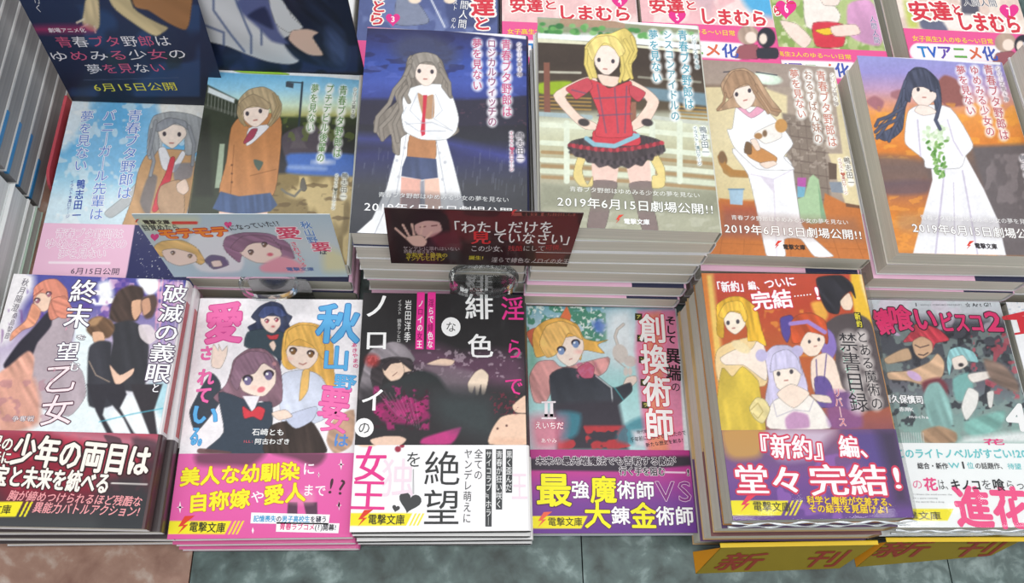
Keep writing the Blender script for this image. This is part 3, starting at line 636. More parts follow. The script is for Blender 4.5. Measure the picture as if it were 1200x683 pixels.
a.l('b9bcc6', (330, 600, 480, 590, 600, 640), 4).l('b9bcc6', (490, 430, 480, 560, 600, 640), 3)
a.p('f8e6da', 380, 250, 500, 260, 505, 320, 470, 370, 430, 375, 385, 330); dots(a, 405, 290, 480, 294, 13); a.p(HB[1], 340, 260, 370, 195, 440, 180, 510, 200, 540, 270, 520, 300, 480, 240, 420, 240, 390, 270, 375, 330, 350, 330, 330, 300, tex=(70, .5, .14))
a.strands('968d84', 20, (355, 230, 330, 300, 350, 360, 325, 430, 345, 470), (350, 260, 300, 360, 270, 420, 290, 480, 240, 560, 180, 620, 190, 690), (330, 380, 290, 440, 300, 520, 260, 600, 280, 700), (320, 330, 260, 400, 230, 480, 160, 560, 150, 640))
a.strands('968d84', 18, (525, 250, 560, 320, 545, 380, 590, 440), (530, 280, 580, 360, 585, 430)); a.l('b4b8c4', (395, 420, 350, 520, 420, 590), 4).l('b4b8c4', (500, 425, 540, 520, 500, 560), 4).l('b4b8c4', (320, 585, 400, 640, 560, 640), 4).l('aab0bc', (310, 540, 330, 500), 3)
gp = dict(glow='fdf6fb', v=True)
a.t('青春ブタ野郎は', 912, 105, 918, 560, 60, c='d0608c', b=.015, **gp); a.t('ロジカルウィッチの', 828, 102, 832, 615, 54, c='a05c80', b=.015, **gp); a.t('夢を見ない', 742, 100, 745, 405, 58, c='c45c84', b=.015, **gp); a.t('シリーズ第3弾', 988, 122, 992, 325, 30, c='8a7a88', **gp)
a.fr('H2'); a.t('鴨志田一', 992, 75, 997, 250, 46, c='50505c', **gp); a.t('イラスト♥溝口ケージ', 943, 66, 945, 305, 26, c='c85a80', **gp)
a.p('2e323c', 20, 412, 1075, 460, 1080, 560, 10, 510, sm=False, soft=4, al=.45); movie_lines(a, 165, 438, 930, 470, 80, 508, 1012, 548)
a.done()

# ---- red plaid cover
a = cover_sheet(T4); a.fr('H3'); a.vg((0, '9cc8d8'), (40, 'a9a58a'), (110, '8c9478'), (135, 'e6ecec'), (160, 'd9dcc8'), (178, '4a3f38'), (300, '453a34'), (400, '52463c'), (560, '5c5040'), (590, 'a3a290'), (640, 'd8dcc4'), (760, 'c4c3a4'), (900, 'b0a688'), (1010, 'b4b29c'), (1120, '94957f'), (1260, '9c9d88'))
a.p('b2937c', 180, 20, 560, 50, 560, 90, 180, 80, sm=False); pass
for k in range(40):
    x = random.choice((random.uniform(55, 190), random.uniform(250, 480), random.uniform(560, 990))); a.e(random.choice(('4f8f50', '3f7a48', '6aa860', '88b878')), x, 80+x*.06+random.uniform(-22, 26), random.uniform(12, 26), random.uniform(10, 18), soft=.8)
a.p('5fb4c8', 70, 0, 500, 25, 420, 42, 190, 30, 60, 10, sm=False, soft=.5); a.p('f6f8fa', 420, 30, 990, 78, 990, 98, 560, 62, sm=False, soft=.5)
a.p('eef2f2', 50, 118, 700, 155, 1000, 185, 1000, 215, 600, 182, 50, 145, sm=False, soft=.7); a.p('e2dfc4', 50, 150, 600, 186, 1000, 220, 1000, 240, 600, 200, 50, 172, sm=False)
a.p('9ab42c', 62, 410, 240, 400, 300, 470, 200, 480, 62, 470, soft=1.5); a.l('b8b4a4', (62, 345, 300, 350), 14); a.l('8f8a7c', (640, 375, 1000, 405), 14); a.p('7a98a8', 640, 430, 1030, 470, 1040, 545, 660, 500, sm=False, soft=1.5, al=.9)
for k in range(4): a.l('a8864e', (62, 490+k*22, 360, 500+k*22), 9); a.l('a8864e', (850, 545+k*22, 1055, 560+k*22), 9)
a.p('87584a', 85, 290, 120, 290, 125, 590, 88, 590, sm=False); a.p('9a6a58', 590, 520, 625, 520, 625, 640, 590, 640, sm=False)
a.l('a7b8bc', (62, 590, 360, 610), 26); a.l('c8ccc0', (640, 600, 1060, 650), 22)
a.fr('H4')
for y, c in ((35, 'e2e8d2'), (140, 'dfe6d0'), (240, 'dde2cc'), (305, 'd6dcc4')): a.l(c, (75, y-5, 560, y+20, 1100, y+70), 30)
for y in (190, 270, 335): a.l('a98a60', (78, y, 560, y+24, 1090, y+70), 20, al=.9)
for k in (240, 900, 740): a.l('dfe6d2', (k-20, 20, k-20, 360), 34)
a.p('a3a48e', 75, 375, 1110, 420, 1130, 690, 60, 690, sm=False, soft=2, al=.8); a.p('b4b39c', 75, 500, 1120, 540, 1130, 690, 60, 690, sm=False, soft=4, al=.6); a.nc('c9c9b8', .6, .07, .4, box=(75, 480, 1120, 660), seed=7, sy=2)
a.p('eccabd', 365, 250, 525, 260, 510, 380, 370, 375, sm=False).p('eccabd', 565, 260, 705, 240, 715, 380, 590, 380, sm=False)
a.p('83726f', 370, 360, 515, 368, 480, 480, 440, 640, 340, 640, 365, 480, soft=.8); a.p('83726f', 585, 375, 715, 365, 720, 480, 755, 655, 665, 650, 620, 480, soft=.8)
a.p('e6d088', 330, 150, 360, 160, 310, 290, 340, 380, 370, 330, 370, 390, 300, 390, 258, 330, 280, 230, soft=.7); a.p('e6d088', 655, 130, 700, 120, 790, 280, 790, 390, 720, 400, 720, 330, 750, 320, 700, 220, soft=.7)
a.p('4c4246', 225, 165, 250, 125, 380, 100, 640, 90, 770, 125, 795, 185, 740, 200, 720, 240, 690, 235, 660, 272, 620, 262, 580, 285, 540, 270, 500, 288, 460, 268, 410, 280, 380, 255, 340, 250, 320, 222, 270, 215, 255, 190, soft=.8, tex=(80, .5, .2))
for k in range(26):
    u = k/25; x = 240+u*535; a.e('bf4450' if k % 2 else '8c3440', x, 150+34*math.sin(u*math.pi)-(14*u), 15, 12, rot=k*37, soft=.6)
for k in range(30):
    u = k/29; x = 245+u*530; a.e('5e5258' if k % 2 else '352e33', x, 190+62*math.sin(u*math.pi), 14, 11, rot=k*41, soft=.7, al=.8)
a.p('cf4450', 390, 60, 620, 70, 640, 150, 380, 150, 370, 110); a.l('8fbccb', (335, 110, 380, 145, 500, 155, 635, 95), 26).l('8fbccb', (410, 35, 500, 60, 630, 90), 14)
a.fr('H3'); a.p('f3d7c6', 140, 480, 290, 390, 380, 370, 400, 420, 300, 440, 210, 490, 300, 600, 380, 640, 440, 680, 330, 680, 250, 620, soft=.6); a.p('f3d7c6', 590, 390, 700, 450, 760, 520, 700, 640, 600, 690, 540, 680, 620, 620, 690, 520, 600, 440, soft=.6)
a.p('d24a55', 330, 385, 420, 410, 470, 440, 580, 400, 600, 420, 590, 600, 600, 720, 390, 720, 410, 600, 350, 450, soft=.6); a.p('c8505c', 215, 440, 340, 380, 370, 440, 280, 505, 250, 480).p('c8505c', 590, 420, 680, 465, 640, 520, 590, 480)
for q in ((400, 420, 450, 700), (500, 440, 520, 700), (380, 500, 590, 490), (400, 600, 600, 590), (250, 450, 330, 470), (570, 430, 560, 700)): a.l('6f5a72', q, 8, al=.75)
for x, y in ((330, 640), (700, 640)): a.e('4a4244', x-10, y, 34, 22, rot=10)
a.p('f3d7c6', 400, 360, 480, 370, 540, 380, 500, 430, 430, 420); a.p('e9d27a', 340, 330, 325, 200, 400, 130, 480, 120, 560, 90, 620, 150, 630, 250, 600, 300, 600, 370, 550, 400, 530, 330, 540, 250, 400, 240, 380, 300, 400, 380, 350, 370, tex=(75, .35, .14))
a.p('f8e4d8', 385, 210, 460, 190, 525, 240, 520, 310, 470, 360, 430, 355, 385, 300); dots(a, 408, 275, 490, 283, 13); a.p('efd988', 340, 200, 400, 140, 500, 140, 560, 220, 530, 260, 490, 200, 440, 175, 400, 220, 370, 280, tex=(70, .4, .12))
a.strands('e3cc74', 16, (335, 220, 330, 300, 360, 380), (560, 160, 600, 230, 570, 300, 600, 380), (600, 140, 625, 220, 590, 290), (540, 260, 550, 340, 530, 400))
gt = dict(glow='f8fdfe', v=True)
a.t('青春ブタ野郎は', 893, 100, 937, 565, 58, c='58a4b8', b=.012, **gt); a.t('シスコンアイドルの', 806, 100, 856, 632, 54, c='62a0b0', b=.012, **gt); a.t('夢を見ない', 722, 98, 750, 410, 58, c='58a4b8', b=.012, **gt); a.t('シリーズ第4弾', 958, 128, 984, 330, 28, c='7a9aa0', **gt)
a.fr('H4'); a.t('鴨志田一', 1012, 40, 1035, 212, 44, c='707a80', **gt); a.t('イラスト♪溝口ケージ', 968, 38, 998, 270, 25, c='6c8890', **gt)
a.p('80816e', 75, 380, 1110, 425, 1120, 560, 75, 510, sm=False, soft=4, al=.4); a.t('青春ブタ野郎はゆめみる少女の夢を見ない', 235, 405, 998, 444, 32, c='eeeee8'); a.t('2019年6月15日劇場公開!!', 160, 478, 1082, 526, 66, c='fafaf6', b=.012, out='6a6c5c', ow=.035)
bolt(a, 505, 608, 52); a.t('電撃文庫', 552, 594, 704, 600, 34, c='fafafa', b=.03); a.done()

# ---- loungewear cover
a = cover_sheet(T5); a.fr('H5'); a.vg((20, 'a38f84'), (110, 'a8968c'), (185, 'a9988c'), (205, '8c7868'), (215, 'e2d2a8'), (500, 'e6d8b0'), (860, 'dccb9c'), (880, 'c4763e'), (1200, 'c87a42'))
a.p('f2b82c', 75, 15, 310, 22, 480, 52, 440, 62, 75, 45, sm=False, soft=.5); a.p('f6f6f4', 300, 22, 840, 72, 845, 98, 480, 66, 440, 45, sm=False, soft=.5)
a.p('a8988e', 460, 70, 850, 100, 960, 560, 1030, 1000, 560, 1000, 560, 260, 440, 220, sm=False, soft=1.5, al=.9); a.e('d9ead8', 440, 160, 90, 34, rot=8, soft=1); a.e('eef6ea', 420, 158, 60, 22, rot=8, soft=1.5); a.l('40424c', (190, 122, 300, 112), 6).l('40424c', (380, 122, 500, 140), 6)
a.p('8d7f74', 530, 360, 760, 400, 800, 700, 820, 900, 600, 900, 560, 640, sm=False, soft=1.5)
for k in range(7): a.l('6e5f58', (545+k*4, 420+k*70, 790+k*6, 455+k*70), 6, al=.8)
for k in range(5): a.l('75665e', (570+k*48, 390+k*6, 620+k*48, 980), 5, al=.7)
a.nc('c0b2a6', .6, .2, .5, box=(540, 380, 800, 700), seed=4); a.p('ddcfa8', 820, 130, 890, 140, 1030, 940, 930, 930, sm=False, soft=1)
a.fr('H6'); a.p('e4d4aa', 800, 0, 900, 0, 995, 300, 900, 290, sm=False, soft=1); a.p('c77a44', 780, 230, 900, 290, 1000, 320, 1055, 612, 800, 610, 760, 400, sm=False, soft=1); a.p('7a5a48', 900, 288, 1000, 305, 1003, 322, 905, 310, sm=False)
a.p('c4763e', 165, 260, 400, 290, 420, 600, 130, 580, 190, 460, sm=False, soft=1); a.p('a4504a', 180, 300, 390, 300, 420, 490, 185, 480, sm=False, soft=5, al=.6)
for k in range(7): a.l('9a5a30', (180+k*130, 500, 165+k*140, 610), 3, al=.7)
a.l('9a5a30', (130, 520, 1040, 560), 2, al=.6); a.p('a8c4d8', 220, 205, 305, 205, 300, 300, 228, 295, sm=False).l('6d8da8', (218, 208, 308, 208), 8)
a.p('b85fa8', 620, 140, 672, 140, 668, 200, 620, 190, sm=False); a.p('7ab0c8', 620, 190, 668, 195, 660, 255, 620, 255, sm=False); a.p('acc8a0', 620, 265, 660, 250, 690, 140, 712, 122, 745, 150, 760, 260, 785, 400, 700, 410, 620, 370, sm=False, soft=.8); a.p('88ac88', 740, 180, 790, 380, 760, 400, sm=False); a.p('6a5a50', 800, 50, 850, 60, 850, 150, 805, 150, sm=False).p('8c94a0', 805, 165, 880, 165, 890, 230, 820, 225, sm=False)
a.fr('H5'); a.l('b08a58', (185, 640, 200, 700, 230, 720, 330, 725), 30).e('8a6a4a', 185, 635, 26, 36)
a.fr('H6'); a.l('b5854c', (170, 20, 190, 70, 240, 110, 350, 118), 34); a.e('8a6c50', 180, 20, 22, 36)
a.p('f6f5f8', 240, -30, 330, 120, 380, 320, 430, 560, 450, 600, 550, 600, 545, 500, 640, 500, 720, 600, 830, 600, 790, 560, 650, 420, 610, 200, 560, 20, soft=.8, tex=(80, .1, .03)); a.l('d8d0e0', (480, 150, 500, 600), 4).l('d8d0e0', (350, 120, 480, 150, 600, 90), 5); a.p('d9cfdf', 400, 130, 480, 150, 485, 230, soft=1, al=.8)
a.fr('H5'); a.p('f6f6f9', 260, 330, 310, 320, 430, 340, 530, 440, 595, 540, 540, 620, 600, 690, 400, 690, 330, 640, 250, 560, 210, 460, 240, 450, soft=.8, tex=(70, .1, .03)); a.p('e8a8c0', 265, 325, 350, 390, 425, 345, 390, 320, 340, 360, 300, 320, soft=.6)
a.p('c98f58', 320, 540, 400, 560, 500, 620, 480, 660, 400, 650, 330, 610, soft=.8).p('7a6048', 320, 530, 350, 540, 350, 600, 310, 590, soft=.8).p('f2ece6', 370, 480, 440, 440, 500, 420, 530, 500, 440, 540, 400, 520).e('c8965c', 525, 435, 36, 40).e('b08458', 392, 495, 24, 18).e('8a7058', 430, 480, 14, 20)
a.p('f3dccd', 345, 520, 380, 515, 405, 570, 380, 580).p('f3dccd', 400, 655, 480, 640, 500, 660, 440, 685)
a.fr('H5'); a.p('b8987c', 190, 260, 175, 190, 230, 115, 310, 100, 380, 140, 420, 200, 470, 280, 520, 340, 500, 380, 440, 350, 380, 320, 300, 330, 250, 330, 150, 350, 190, 310, 220, 280, tex=(70, .4, .12))
a.p('f8e6da', 245, 230, 350, 200, 375, 270, 350, 320, 310, 340, 265, 300); dots(a, 265, 252, 340, 230, 13); a.p('b08e72', 185, 220, 240, 120, 330, 120, 390, 220, 370, 250, 330, 190, 260, 220, 235, 270, 215, 270, tex=(70, .5, .12))
a.strands('ac8a6e', 13, (200, 250, 190, 300, 155, 340), (380, 200, 430, 280, 470, 340, 520, 350), (370, 240, 420, 310, 450, 360))
gb = dict(glow='fdfcf8', v=True)
a.t('青春ブタ野郎は', 752, 112, 828, 560, 56, c='d08c7c', b=.012, **gb); a.t('おるすばん妹の', 676, 110, 748, 540, 52, c='b48a78', b=.012, **gb); a.t('夢を見ない', 596, 105, 650, 395, 54, c='d08878', b=.012, **gb); a.t('シリーズ第5弾', 822, 128, 850, 320, 28, c='a09088', **gb)
a.fr('H6'); a.t('鴨志田一', 905, 20, 938, 190, 40, c='70685e', **gb); a.t('イラスト♥溝口ケージ', 865, 25, 905, 240, 24, c='c07060', **gb)
a.p('8a6a60', 180, 345, 960, 380, 1030, 510, 180, 480, sm=False, soft=5, al=.42); a.t('青春ブタ野郎はゆめみる少女の夢を見ない', 232, 372, 918, 402, 30, c='f2eeea'); a.t('2019年6月15日劇場公開!!', 190, 436, 1000, 476, 62, c='fbf9f6', b=.012, out='8a6250', ow=.03)
bolt(a, 487, 556, 48); a.t('電撃文庫', 535, 544, 666, 548, 32, c='3a302c', b=.03); a.done()

# ---- sunset cover
a = cover_sheet(T6); a.fr('H8'); a.vg((200, '9aa0d8'), (300, '9c94d0'), (370, 'c09ab8'), (430, 'dd9a80'), (480, 'e89a50'), (620, 'de843c'), (690, '7a6058'), (800, 'b07050'), (900, 'e08a38'), (1000, 'd88c48'))
a.p('f6f4f8', 510, 210, 700, 222, 1100, 250, 1100, 268, 700, 240, 505, 222, sm=False, soft=.5).p('f090c4', 600, 212, 780, 228, 830, 242, 700, 234, sm=False, soft=.4)
a.p('96605c', 840, 340, 870, 310, 920, 330, 960, 400, 980, 430, 880, 440, 840, 400, soft=1.5).p('a87078', 545, 420, 580, 395, 620, 420, 600, 460, soft=1.5); a.p('a06a70', 650, 380, 690, 370, 700, 420, 650, 400, soft=1.5, al=.8)
a.nc('f2a848', .58, .07, .6, box=(540, 420, 1190, 660), seed=3, sy=2)
a.fr('R3'); a.p('70625f', 850, 480, 1200, 500, 1200, 680, 870, 600, sm=False, soft=4, al=.85); a.p('7c6862', 700, 520, 860, 540, 860, 600, 720, 620, soft=4, al=.8)
a.fr('R6'); a.p('6e6668', 1020, -80, 1210, -90, 1260, 290, 1110, 285, 1060, 60, sm=False, soft=3); a.nc('8f8486', .5, .08, .6, box=(1050, -60, 1260, 285), seed=8, sy=.6); a.p('6e5c64', 700, 40, 880, 30, 870, 75, 730, 80, soft=3, al=.8); a.nc('f0a048', .5, .1, .6, box=(740, 80, 880, 270), seed=11, sy=2)
a.fr('R6'); a.p('f5f4f8', 880, -60, 1000, -50, 1060, 60, 1110, 170, 1135, 282, 825, 276, 860, 140, 890, 30, sm=False, soft=.8, tex=(82, .08, .03)); a.l('ccc4d8', (930, 0, 900, 276), 6).l('ccc4d8', (990, 0, 1040, 276), 5).l('c8c0d4', (960, 40, 965, 276), 3)
a.fr('R3'); a.p('f5f4f8', 810, 370, 850, 350, 950, 360, 1025, 480, 1000, 520, 980, 560, 870, 560, 860, 530, 800, 480, 800, 420, soft=.8); a.l('ccc4d8', (840, 400, 850, 520), 5).l('ccc4d8', (940, 400, 960, 470, 990, 520), 4)
for k in range(60):
    t_ = random.uniform(0, 6.28); q = random.uniform(0, 44); a.e(('dcecd0', 'eef4e4', 'c8dcb8')[k % 3], 902+q*math.cos(t_), 450+q*math.sin(t_), 8, 6, rot=k*40, soft=.5)
for k in range(34):
    y = 470+k*3.6; a.e(('7ca860', '5f9448', '94bc74')[k % 3], 905+k*.4+random.uniform(-1, 1)*(34-k*.7), y, 9, 5, rot=random.uniform(0, 180), soft=.4)
a.p('4f5468', 800, 260, 830, 225, 870, 230, 910, 270, 920, 340, 905, 400, 890, 330, 820, 320, 800, 360, 790, 430, 760, 460, 730, 470, 700, 450, 760, 420, 780, 340, tex=(70, .5, .2)); a.l('4f5468', (780, 380, 740, 395, 710, 420), 5)
a.p('f8e4da', 820, 290, 900, 290, 900, 330, 860, 360, 825, 330).p('f8e4da', 845, 350, 880, 355, 905, 375, 860, 385, 830, 370); dots(a, 842, 298, 885, 300, 7); a.p('4c5064', 795, 290, 810, 240, 860, 228, 905, 270, 905, 310, 860, 290, 825, 295, 815, 340, 800, 330, tex=(75, .6, .16))
a.strands('565b72', 9, (800, 270, 780, 330, 760, 380, 720, 440, 705, 460), (795, 300, 790, 370, 760, 430, 745, 470), (800, 340, 770, 400, 720, 420, 700, 440), (905, 300, 915, 350, 900, 400, 915, 430), (790, 360, 740, 390, 710, 400, 700, 420))
gs_ = dict(glow='fbf4f8', v=True)
a.t('青春ブタ野郎は', 1072, 215, 1132, 468, 32, c='cc6f78', b=.012, **gs_); a.t('ゆめみる少女の', 1025, 218, 1086, 455, 31, c='cc6f78', b=.012, **gs_); a.t('夢を見ない', 980, 218, 1022, 385, 32, c='cc6f78', b=.012, **gs_); a.t('シリーズ第6弾', 1105, 220, 1138, 340, 17, c='a898a0', **gs_); a.t('鴨志田一', 1190, 515, 1215, 620, 26, c='707078', **gs_)
a.fr('R6'); a.l('8c8488', (800, 172, 1290, 205), 62, soft=5, al=.35); a.t('青春ブタ野郎はゆめみる少女の夢を見ない', 848, 155, 1240, 172, 18, c='f2f0f0'); a.t('2019年6月15日劇場公開!!', 820, 190, 1275, 215, 35, c='fafafa', b=.012, out='8a7c78', ow=.03)
bolt(a, 1003, 262, 28); a.t('電撃文庫', 1030, 250, 1105, 253, 19, c='3a3438', b=.03); a.done()
a = cover_sheet(T7, .0012); a.all('4f78c8'); a.fr('R3'); a.vg((130, '3f6cc8'), (400, '6a90d0'), (700, 'c8a090')); a.done()

# ---- front row: violet sparks cover
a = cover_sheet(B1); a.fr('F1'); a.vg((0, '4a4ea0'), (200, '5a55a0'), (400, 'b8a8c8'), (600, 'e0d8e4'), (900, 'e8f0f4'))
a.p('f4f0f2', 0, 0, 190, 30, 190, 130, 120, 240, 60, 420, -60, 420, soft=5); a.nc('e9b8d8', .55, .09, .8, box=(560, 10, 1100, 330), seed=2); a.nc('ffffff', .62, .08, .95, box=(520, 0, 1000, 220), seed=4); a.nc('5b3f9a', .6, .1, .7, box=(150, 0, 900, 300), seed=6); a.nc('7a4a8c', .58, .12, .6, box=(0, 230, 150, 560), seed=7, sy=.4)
a.p('fcfcfe', 800, 60, 900, 40, 940, 100, 880, 160, 830, 120, soft=2); a.p('f6f6fa', 570, 90, 640, 70, 660, 160, 590, 190, soft=3)  # white flares: the picture's own light, with reflected glare painted in
for k in range(10): x = 930+random.uniform(-20, 150); a.l(('f0a0c0', '8a70d0', 'ffe8f0')[k % 3], (x, 20, x-25, 260+random.uniform(0, 240)), 7, al=.6)
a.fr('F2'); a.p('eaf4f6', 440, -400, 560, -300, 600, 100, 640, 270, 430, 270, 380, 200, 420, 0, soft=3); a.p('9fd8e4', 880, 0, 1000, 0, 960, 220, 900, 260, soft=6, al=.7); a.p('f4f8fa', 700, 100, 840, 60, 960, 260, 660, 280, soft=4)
a.fr('F1'); a.p('b3a4ac', 250, 330, 380, 270, 440, 330, 400, 500, 480, 600, 500, 740, 400, 860, 220, 800, 120, 700, 180, 560, 200, 440, soft=1, tex=(80, .12, .08))
a.p('2f2c38', 290, 240, 300, 330, 220, 430, 190, 500, 120, 560, 60, 600, 20, 560, 110, 430, 180, 360, soft=1.2); a.p('e2a894', -20, 620, 60, 560, 160, 480, 200, 520, 180, 680, 120, 820, 0, 860, -80, 700, soft=1.5, tex=(60, .2, .15)); a.p('d8a08e', -40, 700, 200, 640, 230, 900, 0, 960, soft=4, tex=(60, .2, .12)); a.nc('b07a88', .6, .1, .5, box=(-40, 640, 300, 900), seed=6)
a.p('f2cfb8', 200, 150, 300, 120, 310, 200, 260, 250, 210, 230); a.p('d98a74', 195, 200, 200, 110, 260, 65, 330, 60, 390, 120, 400, 200, 390, 250, 300, 300, 280, 240, 300, 160, 240, 140, 210, 160, tex=(70, .4, .14)); a.p('eaa080', 190, 200, 240, 250, 200, 330, 130, 360, 60, 420, 70, 370, 150, 300, soft=1, tex=(40, .4, .14)); a.p('d98a74', 300, 180, 380, 160, 420, 230, 440, 240, 380, 290, 330, 270, tex=(20, .4, .12))
eyes(a, 218, 185, 285, 148, 17, 'a06878'); a.l('7a4038', (195, 160, 250, 120), 3)
a.p('4a3a34', 650, 210, 690, 130, 760, 95, 830, 110, 840, 160, 820, 240, 800, 300, 700, 320, 640, 290, soft=1.5, tex=(60, .3, .2)); a.p('e0b090', 770, 190, 825, 180, 830, 240, 790, 300, 770, 260); a.p('5a4640', 830, 170, 900, 150, 920, 200, 890, 280, 850, 290, 825, 240, soft=1.5); a.p('d8a486', 828, 190, 870, 170, 880, 240, 840, 270, al=.9)
a.p('38383e', 650, 330, 760, 300, 840, 350, 870, 460, 840, 700, 700, 700, 640, 560, 660, 420, soft=1.2, tex=(80, .15, .12)); a.p('ecdfe2', 810, 330, 880, 330, 920, 400, 870, 440, 820, 400, al=.9)
a.p('70543f', 505, 360, 520, 300, 580, 275, 650, 300, 670, 350, 640, 400, 560, 410, soft=1.2, tex=(50, .4, .16)); a.p('e8b898', 540, 370, 600, 370, 610, 420, 550, 430); a.p('c49a70', 505, 330, 540, 290, 600, 280, 560, 330, soft=1.5, al=.8)
a.p('3c3c44', 520, 460, 580, 420, 650, 430, 650, 520, 690, 680, 650, 800, 520, 800, 510, 620, soft=1.2, tex=(80, .15, .12)); a.p('f0c8b0', 640, 560, 700, 620, 780, 580, 770, 620, 680, 680); a.l('f2d0b0', (520, 540, 560, 620, 640, 660), 4, al=.8)
a.fr('F2'); a.p('34323a', 505, 0, 720, 0, 740, 60, 700, 140, 780, 280, 830, 340, 790, 340, 720, 200, 620, 80, 600, 180, 680, 320, 640, 320, 560, 160, sm=False, soft=1); a.p('38343a', 760, 0, 950, 0, 900, 150, 920, 300, 880, 310, 830, 180, 780, 60, sm=False, soft=1)
a.l('58b8d0', (580, 220, 770, 175, 960, 140), 7, al=.8)
TW = dict(c='fdfdfe', out='4c3a58', ow=.028, b=.02)
MIN[0] = True; a.fr('F1'); a.t('破滅の義眼', 1035, 90, 910, 668, 150, **TW, **V_); a.t('終末', 505, 60, 440, 350, 158, **TW, **V_); a.t('を', 478, 385, 470, 415, 70, **TW, **V_); a.t('望', 405, 425, 385, 540, 140, **TW, **V_); a.t('む', 440, 540, 430, 600, 70, **TW, **V_); a.fr('R7'); a.t('と', 522, 15, 516, 50, 30, **TW, **V_)
a.fr('R7'); a.t('乙女', 208, -50, 185, 160, 112, c='fbe6ea', out='5a3448', ow=.03, b=.006, **V_); a.fr('F1'); a.t('秋月陽澄', 158, 55, 80, 250, 44, c='6a6470', **V_); a.t('桑島黎音', 95, 255, 35, 410, 32, c='7a7080', **V_)
for x, y, ch in ((410, 235, 'ア'), (398, 295, 'イ'), (388, 350, 'ト'), (318, 590, 'フ'), (305, 650, 'ロ')): a.t(ch, x-10, y, x+10, y, 26, c='f4a8c0', b=.02)
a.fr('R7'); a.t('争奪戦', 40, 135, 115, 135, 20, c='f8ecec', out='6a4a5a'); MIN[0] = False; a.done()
a = band_sheet(B1); a.fr('R7'); a.vg((170, 'b05468'), (230, '94283c'), (330, '7a2a34'), (400, '3a3438'), (510, '454a4c'))
a.p('8c2236', -10, 200, 520, 230, 300, 330, 420, 400, 0, 420, sm=False, soft=14, al=.8); a.nc('c83a50', .56, .06, .6, box=(0, 180, 520, 380), seed=3); a.p('34363a', 320, 330, 500, 300, 490, 510, 330, 510, sm=False, soft=8, al=.8); a.p('d8a0b0', 180, 175, 540, 205, 520, 240, 300, 215, soft=6, al=.6)
a.p('3a3038', 345, 190, 400, 200, 410, 240, 380, 240, al=.7).p('3a3038', 440, 200, 530, 215, 520, 300, 480, 300, al=.7, soft=3)
BW = dict(c='fdf2e8', out='3a2428', ow=.04, sl=-.05)
a.t('少年の両目は', 45, 235, 502, 278, 108, b=.035, **BW); a.t('世界の', -70, 205, 45, 222, 50, b=.03, **BW); a.t('元に', -30, 262, 38, 266, 44, b=.03, **BW)
a.t('宝と未来を統べる', -20, 322, 368, 352, 74, b=.035, **BW); a.l('f6f0ea', (372, 350, 490, 354), 4)
a.t('胸が締めつけられるほど残酷な', 28, 390, 475, 412, 36, c='f0a0a4', b=.02, sl=.2); a.t('異能力バトルアクション!', 112, 430, 468, 445, 38, c='f0a0a4', b=.02, sl=.2)
imprint(a, -60, 462, 112, 50, slash=2); a.t('電撃文庫', -90, 434, 38, 438, 32, c='2c2c20', b=.01); a.done('band_artwork', 'band_lettering')

# ---- three schoolmates cover
a = cover_sheet(B2); a.fr('F3'); a.all('f5f1f5')
a.p('3d4460', 520, 130, 570, 70, 640, 40, 700, 60, 730, 110, 760, 130, 740, 170, 755, 220, 700, 300, 690, 420, 640, 300, 560, 300, 490, 290, 520, 230, 500, 190, 550, 160, tex=(75, .3, .14)); a.p('3f4e58', 500, 220, 600, 200, 700, 220, 740, 260, 700, 380, 640, 350, 560, 330, 480, 300, soft=1)
a.p('f8dfd2', 580, 130, 680, 130, 690, 180, 650, 225, 610, 210, 580, 170); a.p('4a5684', 560, 120, 600, 70, 680, 70, 725, 120, 690, 130, 640, 110, 590, 140, tex=(80, .5, .12)); eyes(a, 612, 155, 668, 148, 13, 'b05060'); a.e('d87878', 648, 187, 10, 6); a.p('d04850', 610, 235, 640, 240, 680, 232, 670, 260, 630, 262); a.p('f6dac8', 625, 290, 650, 270, 665, 300, 650, 330)
a.p('f8e2d4', 300, 290, 330, 330, 330, 290, 350, 330, 380, 300, 375, 360, 340, 430, 290, 420, 290, 350); a.p('3d4550', 230, 540, 290, 460, 340, 520, 330, 640, 200, 800, 160, 690, 200, 600, soft=.8)
a.p('eeb85e', 700, 300, 720, 210, 800, 165, 890, 170, 970, 210, 1000, 300, 1000, 420, 1020, 560, 980, 560, 930, 480, 870, 460, 850, 600, 800, 610, 830, 430, 740, 440, 700, 400, tex=(80, .3, .12)); a.p('d6dcee', 700, 470, 800, 440, 900, 460, 960, 540, 980, 700, 860, 760, 700, 740, 690, 600, soft=.8, tex=(70, .15, .06)); a.p('f0c070', 820, 450, 860, 440, 850, 560, 800, 620, soft=.8)
a.p('f9e2d3', 730, 300, 900, 320, 905, 380, 860, 430, 800, 435, 740, 390); a.p('f0bc62', 720, 330, 730, 220, 800, 180, 900, 190, 950, 300, 940, 380, 880, 300, 800, 260, 745, 290, tex=(70, .4, .1)); eyes(a, 765, 330, 868, 347, 22, '86603c'); a.l('a85a50', (800, 402, 822, 410, 842, 400), 5); a.e('f6b8a8', 740, 375, 18, 9, soft=2, al=.6)
a.p('8c6a78', 400, 450, 420, 380, 500, 320, 600, 320, 680, 400, 700, 500, 700, 620, 640, 660, 580, 620, 480, 660, 350, 640, 300, 600, 370, 530, tex=(60, .35, .14)); a.p('fae4d6', 450, 480, 600, 400, 660, 440, 660, 520, 600, 590, 540, 590, 470, 560); a.p('8e6e80', 400, 500, 430, 380, 520, 330, 620, 350, 660, 440, 590, 400, 540, 460, 470, 480, 440, 560, tex=(60, .45, .12))
eyes(a, 500, 500, 622, 470, 30, '7a6e96'); a.e('e87884', 578, 555, 24, 16, rot=-20); a.e('f8c0b4', 530, 545, 22, 10, soft=2, al=.6); a.e('c08a90', 655, 405, 12, 12)
